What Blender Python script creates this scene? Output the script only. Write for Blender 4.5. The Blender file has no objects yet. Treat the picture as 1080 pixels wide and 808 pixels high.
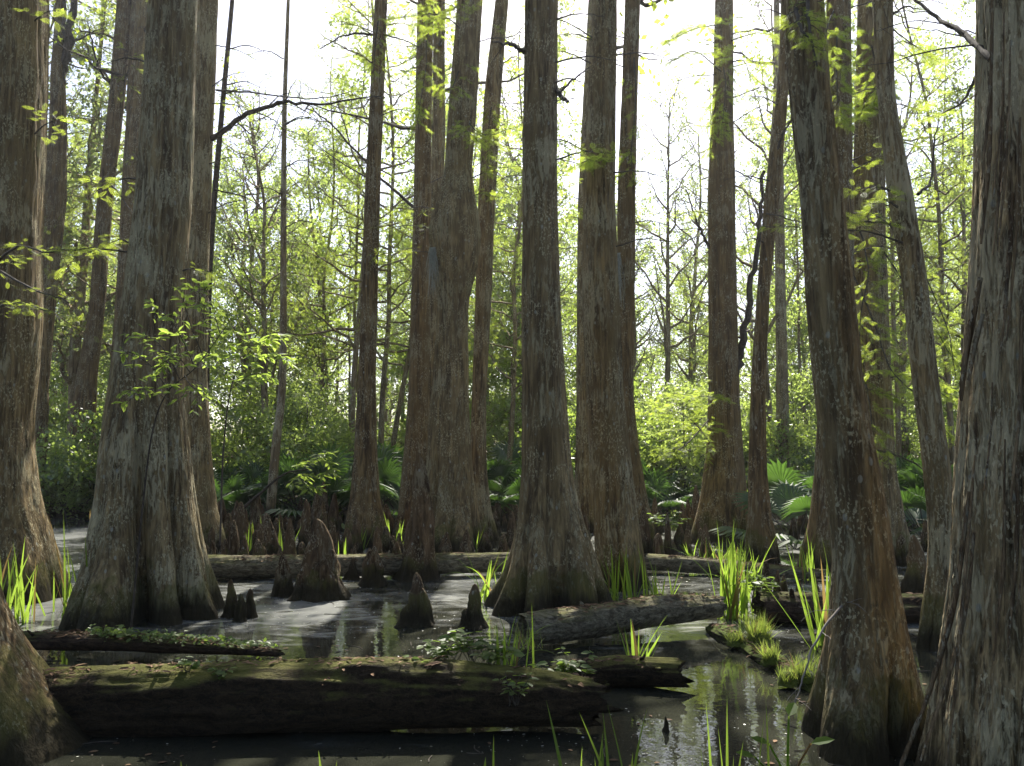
import bpy, math, random
import numpy as np
from mathutils import Vector

random.seed(11)
rng = np.random.default_rng(11)
SC = bpy.context.scene
COL = SC.collection
R = math.radians

# ------------------------------------------------------------------ camera
F = 900.0
CAMH = 1.5
PITCH = math.atan(71 / F)
CP, SP = math.cos(PITCH), math.sin(PITCH)


def W(px, py, D):
    x = (px - 540) / F
    u = (404 - py) / F
    dy = CP - u * SP
    dz = SP + u * CP
    s = D / dy
    return np.array([x * s, D, CAMH + dz * s])


def pxs(py, D):
    """metres per photo pixel at that row and distance"""
    u = (404 - py) / F
    return D / (CP - u * SP) / F


def GD(py, z=0.0):
    u = (404 - py) / F
    return (z - CAMH) * (CP - u * SP) / (SP + u * CP)


def G(px, py, z=0.0):
    return W(px, py, GD(py, z))


def PX(p):
    x, y, z = p[0], p[1], p[2] - CAMH
    c = y * CP + z * SP
    v = -y * SP + z * CP
    return 540 + F * x / c, 404 - F * v / c


# ------------------------------------------------------------------ noise
_r = np.random.default_rng(3)
PERM = _r.permutation(256)
VAL = _r.random(256)


def vnoise(p):
    i = np.floor(p).astype(np.int64)
    f = p - i
    f = f * f * (3 - 2 * f)
    out = 0
    for dx in (0, 1):
        wx = f[..., 0] if dx else 1 - f[..., 0]
        for dy in (0, 1):
            wy = f[..., 1] if dy else 1 - f[..., 1]
            for dz in (0, 1):
                wz = f[..., 2] if dz else 1 - f[..., 2]
                h = PERM[(PERM[(PERM[(i[..., 0] + dx) & 255] + i[..., 1] + dy) & 255] + i[..., 2] + dz) & 255]
                out = out + VAL[h] * wx * wy * wz
    return out


def fbm(p, o=4, g=0.5):
    a, s, t = 1.0, 0.0, 0.0
    for k in range(o):
        s = s + a * vnoise(p * (2 ** k) + 17.3 * k)
        t += a
        a *= g
    return s / t


def sstep(a, b, x):
    t = np.clip((x - a) / (b - a), 0, 1)
    return t * t * (3 - 2 * t)


# ------------------------------------------------------------------ mesh helpers
class MB:
    def __init__(s):
        s.v = []
        s.f = []
        s.n = 0

    def add(s, V, Fs, mat=0):
        V = np.asarray(V, dtype=np.float64).reshape(-1, 3)
        Fs = np.asarray(Fs, dtype=np.int64)
        if len(Fs):
            s.f.append((Fs + s.n, mat))
        s.v.append(V)
        s.n += len(V)

    def empty(s):
        return s.n == 0

    def mesh(s, name, mats, smooth=True, flat=()):
        me = bpy.data.meshes.new(name)
        V = np.concatenate(s.v)
        me.vertices.add(len(V))
        me.vertices.foreach_set('co', V.astype(np.float32).ravel())
        loops, starts, mi, tot = [], [], [], 0
        for fa, m in s.f:
            k = fa.shape[1]
            loops.append(fa.ravel())
            starts.append(tot + np.arange(len(fa)) * k)
            mi.append(np.full(len(fa), m))
            tot += fa.size
        loops = np.concatenate(loops)
        starts = np.concatenate(starts)
        mi = np.concatenate(mi)
        me.loops.add(len(loops))
        me.loops.foreach_set('vertex_index', loops.astype(np.int32))
        me.polygons.add(len(starts))
        me.polygons.foreach_set('loop_start', starts.astype(np.int32))
        me.polygons.foreach_set('material_index', mi.astype(np.int32))
        sm = np.full(len(starts), smooth)
        for f in flat:
            sm[mi == f] = False
        me.polygons.foreach_set('use_smooth', sm)
        for m in mats:
            me.materials.append(m)
        me.update(calc_edges=True)
        return me


def link(name, me, parent=None, loc=None):
    o = bpy.data.objects.new(name, me)
    COL.objects.link(o)
    if parent is not None:
        o.parent = parent
    if loc is not None:
        o.location = loc
    return o


def tag(o, label=None, cat=None, group=None, kind=None):
    if label:
        o['label'] = label
    if cat:
        o['category'] = cat
    if group:
        o['group'] = group
    if kind:
        o['kind'] = kind
    return o


def thing(name, loc, label, cat, group=None):
    o = bpy.data.objects.new(name, None)
    o.empty_display_size = 0.1
    COL.objects.link(o)
    o.location = loc
    return tag(o, label, cat, group)


def smooth_path(pts, n):
    pts = np.asarray(pts, float)
    m = len(pts)
    if m == 2:
        t = np.linspace(0, 1, n)[:, None]
        return pts[0] * (1 - t) + pts[1] * t
    P = np.vstack([2 * pts[0] - pts[1], pts, 2 * pts[-1] - pts[-2]])
    t = np.linspace(0, m - 1 - 1e-6, n)
    i = t.astype(int)
    f = (t - i)[:, None]
    a, b, c, d = P[i], P[i + 1], P[i + 2], P[i + 3]
    return 0.5 * (2 * b + (c - a) * f + (2 * a - 5 * b + 4 * c - d) * f ** 2 + (3 * b - a - 3 * c + d) * f ** 3)


def tube(mb, path, rad, seg=6, mat=0, cap=True):
    path = np.asarray(path, float)
    n = len(path)
    rad = np.broadcast_to(rad, (n,))
    T = np.gradient(path, axis=0)
    T /= np.linalg.norm(T, axis=1)[:, None] + 1e-9
    ref = np.array([0, 0, 1.0]) if abs(T[:, 2]).mean() < 0.8 else np.array([1.0, 0, 0])
    A = np.cross(T, ref)
    A /= np.linalg.norm(A, axis=1)[:, None] + 1e-9
    B = np.cross(T, A)
    th = np.arange(seg) * 2 * math.pi / seg
    V = path[:, None, :] + rad[:, None, None] * (np.cos(th)[None, :, None] * A[:, None, :] + np.sin(th)[None, :, None] * B[:, None, :])
    i = np.arange(n - 1)[:, None] * seg
    j = np.arange(seg)[None, :]
    k = (j + 1) % seg
    Fq = np.stack([i + j, i + k, i + seg + k, i + seg + j], -1).reshape(-1, 4)
    mb.add(V.reshape(-1, 3), Fq, mat)


def nrm(a):
    return a / (np.linalg.norm(a, axis=-1, keepdims=True) + 1e-9)


def scatter(mb, tv, tf, loc, ydir, zdir, size, mat=0):
    """copies of a small template: its y along ydir, its z near zdir"""
    y = nrm(ydir)
    x = nrm(np.cross(y, zdir))
    z = np.cross(x, y)
    size = np.broadcast_to(size, (len(loc),))[:, None, None]
    V = loc[:, None, :] + size * (tv[None, :, 0, None] * x[:, None, :] + tv[None, :, 1, None] * y[:, None, :] + tv[None, :, 2, None] * z[:, None, :])
    k = len(tv)
    Fq = (np.arange(len(loc)) * k)[:, None, None] + tf[None]
    mb.add(V.reshape(-1, 3), Fq.reshape(-1, tf.shape[1]), mat)


LEAF_V = np.array([[0, 0, 0], [.17, .3, .04], [.15, .7, .03], [0, 1, -.05], [-.15, .7, .03], [-.17, .3, .04]])
LEAF_F = np.array([[0, 1, 2, 3], [0, 3, 4, 5]])
DIA_V = np.array([[0, 0, 0], [.3, .5, .06], [0, 1, 0], [-.3, .5, -.06]])
DIA_F = np.array([[0, 1, 2, 3]])


def feather():
    v, f = [], []
    n = 9
    for i in range(n):
        t = (i + .5) / n
        L = .26 * math.sin(math.pi * (0.12 + .86 * t)) + .05
        for s in (-1, 1):
            b = len(v)
            v += [[0, t, 0], [s * L * .55, t + .085, .012], [s * L, t + .14, -.02], [s * L * .55, t + .045, .012]]
            f.append([b, b + 1, b + 2, b + 3] if s > 0 else [b, b + 3, b + 2, b + 1])
    b = len(v)
    v += [[-.012, 0, 0], [.012, 0, 0], [.006, 1, 0], [-.006, 1, 0]]
    f.append([b, b + 1, b + 2, b + 3])
    return np.array(v), np.array(f)


FEA_V, FEA_F = feather()


def rdir(n, zb=0.0):
    d = rng.normal(size=(n, 3))
    d[:, 2] += zb
    return nrm(d)


# ------------------------------------------------------------------ materials
def new_mat(name):
    m = bpy.data.materials.new(name)
    m.use_nodes = True
    nt = m.node_tree
    nt.nodes.clear()
    out = nt.nodes.new('ShaderNodeOutputMaterial')
    return m, nt, out


class NB:
    def __init__(s, nt):
        s.nt = nt

    def n(s, t, ins=None, **kw):
        nd = s.nt.nodes.new(t)
        for k, v in kw.items():
            setattr(nd, k, v)
        for k, v in (ins or {}).items():
            if hasattr(v, 'is_output'):
                s.nt.links.new(v, nd.inputs[k])
            else:
                nd.inputs[k].default_value = v
        return nd

    def noise(s, vec, scale, detail=4, rough=.55, dist=0.0):
        return s.n('ShaderNodeTexNoise', {'Vector': vec, 'Scale': scale, 'Detail': detail, 'Roughness': rough, 'Distortion': dist}).outputs['Fac']

    def ramp(s, fac, lo, hi):
        return s.n('ShaderNodeMapRange', {'Value': fac, 'From Min': lo, 'From Max': hi}, interpolation_type='SMOOTHSTEP').outputs['Result']

    def mix(s, fac, a, b):
        nd = s.n('ShaderNodeMix', data_type='RGBA')
        for idx, v in ((0, fac), (6, a), (7, b)):
            if hasattr(v, 'is_output'):
                s.nt.links.new(v, nd.inputs[idx])
            else:
                nd.inputs[idx].default_value = v if idx == 0 else (*v, 1)
        return nd.outputs[2]

    def math(s, op, a, b=0.0):
        nd = s.n('ShaderNodeMath', operation=op)
        for i, v in enumerate((a, b)):
            if hasattr(v, 'is_output'):
                s.nt.links.new(v, nd.inputs[i])
            else:
                nd.inputs[i].default_value = v
        return nd.outputs[0]


def bark_mat(name, dark, mid, red, lich, lich_amt, moss_h=0.45, fine=34., moss_amt=1.0, bump=1.0, vs=.085):
    warm = lambda c: (c[0] * 1.12, c[1] * 1.0, c[2] * .76)
    dark, mid, red = warm(dark), warm(mid), (red[0] * .95, red[1] * 1.04, red[2] * .88)
    lich = (lich[0] * 1.08, lich[1] * 1.06, lich[2] * .92)
    m, nt, out = new_mat(name)
    b = NB(nt)
    tc = b.n('ShaderNodeTexCoord').outputs['Object']
    rnd = b.n('ShaderNodeObjectInfo').outputs['Random']
    off = b.math('MULTIPLY', rnd, 37.0)
    co = b.n('ShaderNodeVectorMath', {0: tc, 1: b.n('ShaderNodeCombineXYZ', {0: off, 1: off, 2: 0.0}).outputs[0]}, operation='ADD').outputs[0]
    st = b.n('ShaderNodeMapping', {'Vector': co, 'Scale': (1, 1, vs)}).outputs[0]
    s1 = b.noise(st, fine, 7, .62, .4)
    s2 = b.noise(st, fine * .32, 5, .6, .6)
    streak = b.ramp(b.math('ADD', b.math('MULTIPLY', s1, .55), b.math('MULTIPLY', s2, .45)), .38, .66)
    col = b.mix(streak, dark, mid)
    big = b.noise(b.n('ShaderNodeMapping', {'Vector': co, 'Scale': (1, 1, .35)}).outputs[0], 2.3, 5, .6, .5)
    col = b.mix(b.math('MULTIPLY', b.ramp(big, .47, .66), .75), col, red)
    # weathered grey plates and lichen spots
    pl = b.noise(b.n('ShaderNodeMapping', {'Vector': co, 'Scale': (1, 1, .19)}).outputs[0], 26., 8, .72, 1.2)
    pm = b.noise(co, 1.9, 2)
    plate = b.ramp(b.math('ADD', b.math('MULTIPLY', pl, .75), b.math('MULTIPLY', pm, .42)), .66 - .06 * lich_amt, .72 - .06 * lich_amt)
    col = b.mix(b.math('MULTIPLY', plate, .55), col, lich)
    vo = b.n('ShaderNodeTexVoronoi', {'Vector': b.n('ShaderNodeMapping', {'Vector': co, 'Scale': (1, 1, .6)}).outputs[0], 'Scale': 15.0, 'Randomness': 1.0})
    spot = b.math('MULTIPLY', b.ramp(vo.outputs['Distance'], .22, .14), b.ramp(b.n('ShaderNodeSeparateColor', {0: vo.outputs['Color']}).outputs[0], .74, .76))
    col = b.mix(b.math('MULTIPLY', spot, .75), col, (.30, .30, .25))
    sp = b.noise(b.n('ShaderNodeMapping', {'Vector': co, 'Scale': (1, 1, .55)}).outputs[0], 62., 3, .6)
    sa = b.noise(co, 3.6, 4, .6)
    speck = b.math('MULTIPLY', b.ramp(sp, .54, .60), b.ramp(sa, .46, .58))
    col = b.mix(b.math('MULTIPLY', speck, .8), col, tuple(x * 1.1 for x in lich))
    z = b.n('ShaderNodeSeparateXYZ', {0: tc}).outputs[2]
    mn = b.noise(co, 5.0, 5, .6)
    mossf = b.ramp(b.math('SUBTRACT', b.math('MULTIPLY', mn, moss_h * 2.6), z), moss_h * .35, moss_h * .75)
    col = b.mix(b.math('MULTIPLY', mossf, .62 * moss_amt), col, (.085, .085, .02))
    wet = b.ramp(b.math('SUBTRACT', b.math('MULTIPLY', s2, .42), z), -.06, .12)
    col = b.mix(b.math('MULTIPLY', wet, .85), col, (.016, .012, .008))
    h = b.math('ADD', b.math('ADD', s1, b.math('MULTIPLY', s2, .6)), b.math('ADD', b.math('MULTIPLY', plate, .22), b.math('MULTIPLY', speck, .1)))
    bp = b.n('ShaderNodeBump', {'Strength': bump, 'Distance': .03, 'Height': h})
    bs = b.n('ShaderNodeBsdfPrincipled', {'Base Color': col, 'Roughness': .9, 'Normal': bp.outputs[0], 'Specular IOR Level': .15})
    nt.links.new(bs.outputs[0], out.inputs[0])
    return m


def leaf_mat(name, a, bcol, tr, trans=.55, gloss=.06, rough=.4):
    m, nt, out = new_mat(name)
    b = NB(nt)
    ge = b.n('ShaderNodeNewGeometry')
    isl = ge.outputs['Random Per Island']
    rnd = b.n('ShaderNodeObjectInfo').outputs['Random']
    f = b.math('ADD', b.math('MULTIPLY', isl, .7), b.math('MULTIPLY', rnd, .3))
    col = b.mix(f, a, bcol)
    if name in ('leaf_blade', 'leaf_sedge'):
        # some blades have withered to brown
        dry = b.ramp(isl, .86, .90)
        col = b.mix(dry, col, (.17, .12, .05))
        tr = b.mix(dry, tr, (.22, .15, .05))
    hs = b.n('ShaderNodeHueSaturation', {'Hue': .5, 'Saturation': 1.0, 'Value': 1.0, 'Color': col})
    tcol = tr if hasattr(tr, 'is_output') else b.mix(f, tuple(x * .75 for x in tr), tr)
    d = b.n('ShaderNodeBsdfDiffuse', {'Color': col})
    t = b.n('ShaderNodeBsdfTranslucent', {'Color': tcol})
    g = b.n('ShaderNodeBsdfGlossy', {'Color': (1, 1, 1, 1), 'Roughness': rough})
    m1 = b.n('ShaderNodeMixShader', {0: trans, 1: d.outputs[0], 2: t.outputs[0]})
    m2 = b.n('ShaderNodeMixShader', {0: gloss, 1: m1.outputs[0], 2: g.outputs[0]})
    nt.links.new(m2.outputs[0], out.inputs[0])
    return m


M_GREY = bark_mat('bark_grey', (.05, .038, .026), (.275, .225, .145), (.15, .10, .055), (.38, .345, .25), .9)
M_PALE = bark_mat('bark_pale', (.055, .042, .03), (.29, .243, .16), (.16, .108, .06), (.42, .385, .285), 1.4)
M_BROWN = bark_mat('bark_brown', (.045, .032, .022), (.22, .168, .10), (.15, .094, .05), (.33, .30, .23), .6)
M_FIBRE = bark_mat('bark_fibrous', (.04, .028, .018), (.5, .42, .29), (.22, .15, .088), (.52, .465, .345), 1.5, fine=60., vs=.035, bump=1.0, moss_amt=.2)
M_KNEE = bark_mat('bark_knee', (.026, .017, .011), (.14, .105, .075), (.13, .078, .046), (.25, .225, .175), .5, moss_h=.28, vs=.2, bump=.9, fine=26.)
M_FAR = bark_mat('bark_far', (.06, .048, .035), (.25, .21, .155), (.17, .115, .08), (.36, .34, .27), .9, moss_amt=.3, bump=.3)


def simple_mat(name, col, rough=.9, var=None, scale=20., spec=.3, bump=.3):
    m, nt, out = new_mat(name)
    b = NB(nt)
    tc = b.n('ShaderNodeTexCoord').outputs['Object']
    nz = b.noise(tc, scale, 6, .65)
    c = b.mix(b.ramp(nz, .3, .7), col, var or tuple(x * 1.8 for x in col))
    bp = b.n('ShaderNodeBump', {'Strength': bump, 'Distance': .02, 'Height': nz})
    bs = b.n('ShaderNodeBsdfPrincipled', {'Base Color': c, 'Roughness': rough, 'Specular IOR Level': spec, 'Normal': bp.outputs[0]})
    nt.links.new(bs.outputs[0], out.inputs[0])
    return m


def mossy_log_mat(name, dark, mid, moss, lo, hi):
    """a rotten log, moss and needle litter settled on the faces that look up"""
    m, nt, out = new_mat(name)
    b = NB(nt)
    tc = b.n('ShaderNodeTexCoord').outputs['Object']
    st = b.n('ShaderNodeMapping', {'Vector': tc, 'Scale': (.4, 1, 1)}).outputs[0]
    s1 = b.noise(st, 30., 9, .72, .9)
    col = b.mix(b.ramp(s1, .35, .68), dark, mid)
    fib = b.noise(tc, 60., 4, .7, 1.5)
    col = b.mix(b.math('MULTIPLY', b.ramp(fib, .5, .66), .5), col, (.08, .052, .028))
    nz = b.n('ShaderNodeSeparateXYZ', {0: b.n('ShaderNodeNewGeometry').outputs['Normal']}).outputs[2]
    mn = b.noise(tc, 3.2, 6, .65)
    mf = b.ramp(b.math('ADD', nz, b.math('MULTIPLY', b.math('SUBTRACT', mn, .5), 2.6)), lo, hi)
    mcol = b.mix(b.noise(tc, 40., 4, .7), moss, tuple(x * 1.9 for x in moss))
    col = b.mix(b.math('MULTIPLY', mf, .85), col, mcol)
    h = b.math('ADD', s1, b.math('MULTIPLY', fib, .5))
    bp = b.n('ShaderNodeBump', {'Strength': 1.0, 'Distance': .035, 'Height': h})
    bs = b.n('ShaderNodeBsdfPrincipled', {'Base Color': col, 'Roughness': .92, 'Normal': bp.outputs[0], 'Specular IOR Level': .2})
    nt.links.new(bs.outputs[0], out.inputs[0])
    return m


M_LOGMOSS = mossy_log_mat('log_mossy', (.018, .012, .008), (.085, .055, .034), (.055, .062, .012), .55, 1.2)
M_LOGRUST = mossy_log_mat('log_needles', (.013, .009, .005), (.055, .037, .019), (.085, .085, .018), .35, 1.05)
M_LOGGREY = mossy_log_mat('log_grey', (.05, .042, .027), (.28, .25, .17), (.10, .10, .028), .45, 1.3)
M_TUFTMOSS = mossy_log_mat('log_thick_moss', (.016, .012, .008), (.06, .05, .02), (.07, .095, .014), -.1, .55)

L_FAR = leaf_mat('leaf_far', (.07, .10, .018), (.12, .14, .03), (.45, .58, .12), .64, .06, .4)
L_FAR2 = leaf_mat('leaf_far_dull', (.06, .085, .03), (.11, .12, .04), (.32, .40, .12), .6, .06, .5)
L_MID = leaf_mat('leaf_mid', (.04, .085, .015), (.09, .13, .02), (.34, .46, .07), .6, .06)
L_CYP = leaf_mat('leaf_cypress', (.05, .10, .015), (.09, .14, .02), (.55, .68, .08), .7, .02)
L_BROAD = leaf_mat('leaf_broad', (.06, .11, .02), (.10, .15, .03), (.42, .56, .09), .62, .03)
L_BLADE = leaf_mat('leaf_blade', (.045, .10, .015), (.08, .13, .02), (.29, .43, .05), .58, .008, .5)
L_PALM = leaf_mat('leaf_palmetto', (.03, .07, .018), (.055, .085, .025), (.11, .22, .03), .4, .05, .5)
L_GROUND = leaf_mat('leaf_creeper', (.05, .09, .02), (.09, .13, .03), (.26, .38, .06), .5, .025)
L_SEDGE = leaf_mat('leaf_sedge', (.07, .10, .02), (.11, .14, .03), (.36, .46, .07), .6, .04)
M_STEM = simple_mat('twig_bark', (.03, .024, .018), .9, (.085, .07, .055))
M_DEADWOOD = simple_mat('weathered_twig', (.14, .12, .10), .85, (.24, .22, .19))
M_STRIP = bark_mat('bark_strip', (.06, .042, .03), (.27, .21, .15), (.2, .12, .07), (.34, .31, .25), .4, moss_amt=0., fine=70., vs=.05)


def water_mat():
    m, nt, out = new_mat('swamp_water')
    b = NB(nt)
    tc = b.n('ShaderNodeTexCoord').outputs['Object']
    f1 = b.noise(tc, .38, 5, .6, .8)
    f2 = b.noise(b.n('ShaderNodeMapping', {'Vector': tc, 'Scale': (1, 2.2, 1)}).outputs[0], 2.2, 6, .65, 1.2)
    near = b.ramp(b.n('ShaderNodeSeparateXYZ', {0: tc}).outputs[1], 5.5, 8.0)
    film = b.ramp(b.math('ADD', b.math('MULTIPLY', near, .13), b.math('ADD', b.math('MULTIPLY', f1, .6), b.math('MULTIPLY', f2, .4))), .565, .70)
    col = b.mix(film, (.023, .024, .017), (.18, .184, .17))
    rough = b.math('ADD', .02, b.math('MULTIPLY', film, .22))
    w = b.noise(tc, 7., 3, .5)
    w2 = b.noise(tc, 90., 2, .5)
    hh = b.math('ADD', w, b.math('MULTIPLY', b.math('MULTIPLY', w2, film), .05))
    bp = b.n('ShaderNodeBump', {'Strength': .05, 'Distance': .03, 'Height': hh})
    bs = b.n('ShaderNodeBsdfPrincipled', {'Base Color': col, 'Roughness': rough, 'IOR': 1.33, 'Normal': bp.outputs[0]})
    nt.links.new(bs.outputs[0], out.inputs[0])
    return m


# ------------------------------------------------------------------ world, sun, camera
SUN_EL, SUN_AZ = R(50), R(6)
wd = bpy.data.worlds.new('World')
SC.world = wd
wd.use_nodes = True
nt = wd.node_tree
nt.nodes.clear()
sky = nt.nodes.new('ShaderNodeTexSky')
sky.sky_type = 'NISHITA'
sky.sun_disc = False
sky.sun_elevation = SUN_EL
sky.sun_rotation = SUN_AZ
sky.dust_density = 2.0
sky.air_density = 0.7
sky.ozone_density = 0.4
bg = nt.nodes.new('ShaderNodeBackground')
bg.inputs[1].default_value = 0.10
wo = nt.nodes.new('ShaderNodeOutputWorld')
nt.links.new(sky.outputs[0], bg.inputs[0])
nt.links.new(bg.outputs[0], wo.inputs[0])

sl = bpy.data.lights.new('sun', 'SUN')
sl.energy = 5.0
sl.angle = R(.53)
sl.color = (1, .95, .86)
so = bpy.data.objects.new('sun', sl)
COL.objects.link(so)
sv = Vector((math.sin(SUN_AZ) * math.cos(SUN_EL), math.cos(SUN_AZ) * math.cos(SUN_EL), math.sin(SUN_EL)))
so.rotation_euler = (-sv).to_track_quat('-Z', 'Y').to_euler()
so.location = sv * 60

cd = bpy.data.cameras.new('camera')
cd.sensor_width = 36
cd.lens = 36 * F / 1080
cd.clip_end = 2000
cd.clip_start = .05
co = bpy.data.objects.new('camera', cd)
COL.objects.link(co)
co.location = (0, 0, CAMH)
co.rotation_euler = (math.pi / 2 + PITCH, 0, 0)
SC.camera = co
SC.view_settings.view_transform = 'Standard'
SC.view_settings.look = 'None'
SC.view_settings.gamma = 1
SC.view_settings.use_curve_mapping = False
SC.view_settings.exposure = 1.6
SC.render.engine = 'CYCLES'
SC.cycles.use_denoising = True
SC.cycles.max_bounces = 7
SC.cycles.diffuse_bounces = 4
SC.cycles.glossy_bounces = 3
SC.cycles.transmission_bounces = 4
SC.cycles.volume_bounces = 0
SC.cycles.caustics_reflective = False
SC.cycles.caustics_refractive = False
SC.cycles.sample_clamp_indirect = 4.0

# ------------------------------------------------------------------ ground and water
BANK = 19.5


def ground_z(x, y):
    p = np.stack([x * .25, y * .25, np.zeros_like(x) + 4.2], -1)
    n = fbm(p, 4)
    n2 = fbm(np.stack([x * 1.3, y * 1.3, np.zeros_like(x) + 9.], -1), 3)
    edge = BANK + 3.0 * (fbm(np.stack([x * .2, np.zeros_like(x), np.zeros_like(x) + 2.], -1), 3) - .5) - .0 * x
    s = sstep(-3.5, 3.5, y - edge)
    near = -.42 + .25 * (n - .5)
    shoal = sstep(11.5, 16, y)
    near = near + shoal * (.33 + .55 * (n2 - .5))
    far = .22 + .5 * (n - .4) + .18 * (n2 - .5)
    behind = sstep(14, 22, -y)
    return near * (1 - s) + far * s + behind * .8


def axis(lo, hi, fine_lo, fine_hi, step):
    a = np.arange(fine_lo, fine_hi + 1e-6, step)
    l = fine_lo - np.cumsum(step * 1.18 ** np.arange(1, 60))
    l = l[l > lo]
    h = fine_hi + np.cumsum(step * 1.18 ** np.arange(1, 60))
    h = h[h < hi]
    return np.concatenate([[lo], l[::-1], a, h, [hi]])


gx = axis(-130, 130, -16, 16, .2)
gy = axis(-45, 150, 2, 30, .2)
X, Y = np.meshgrid(gx, gy)
mb = MB()
nx = len(gx)
ii = np.arange(len(gy) - 1)[:, None] * nx
jj = np.arange(nx - 1)[None, :]
mb.add(np.stack([X, Y, ground_z(X, Y)], -1), np.stack([ii + jj, ii + jj + 1, ii + nx + jj + 1, ii + nx + jj], -1).reshape(-1, 4))


def ground_mat():
    m, nt, out = new_mat('swamp_soil')
    b = NB(nt)
    tc = b.n('ShaderNodeTexCoord').outputs['Object']
    n1 = b.noise(tc, 1.1, 6, .65)
    n2 = b.noise(tc, 24., 5, .7, 1.0)
    col = b.mix(b.ramp(n2, .35, .65), (.02, .014, .009), (.085, .06, .036))
    col = b.mix(b.math('MULTIPLY', b.ramp(n1, .5, .62), .7), col, (.05, .065, .016))
    bp = b.n('ShaderNodeBump', {'Strength': .7, 'Distance': .05, 'Height': n2})
    bs = b.n('ShaderNodeBsdfPrincipled', {'Base Color': col, 'Roughness': .9, 'Normal': bp.outputs[0], 'Specular IOR Level': .3})
    nt.links.new(bs.outputs[0], out.inputs[0])
    return m


tag(link('ground', mb.mesh('ground', [ground_mat()])), kind='structure')
mb = MB()
gx = np.linspace(-60, 60, 25)
gy = np.linspace(-40, 50, 19)
X, Y = np.meshgrid(gx, gy)
nx = len(gx)
ii = np.arange(len(gy) - 1)[:, None] * nx
jj = np.arange(nx - 1)[None, :]
mb.add(np.stack([X, Y, 0 * X], -1), np.stack([ii + jj, ii + jj + 1, ii + nx + jj + 1, ii + nx + jj], -1).reshape(-1, 4))
tag(link('water', mb.mesh('water', [water_mat()])), kind='structure')

# ------------------------------------------------------------------ main trunks
TREES = {}


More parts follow.
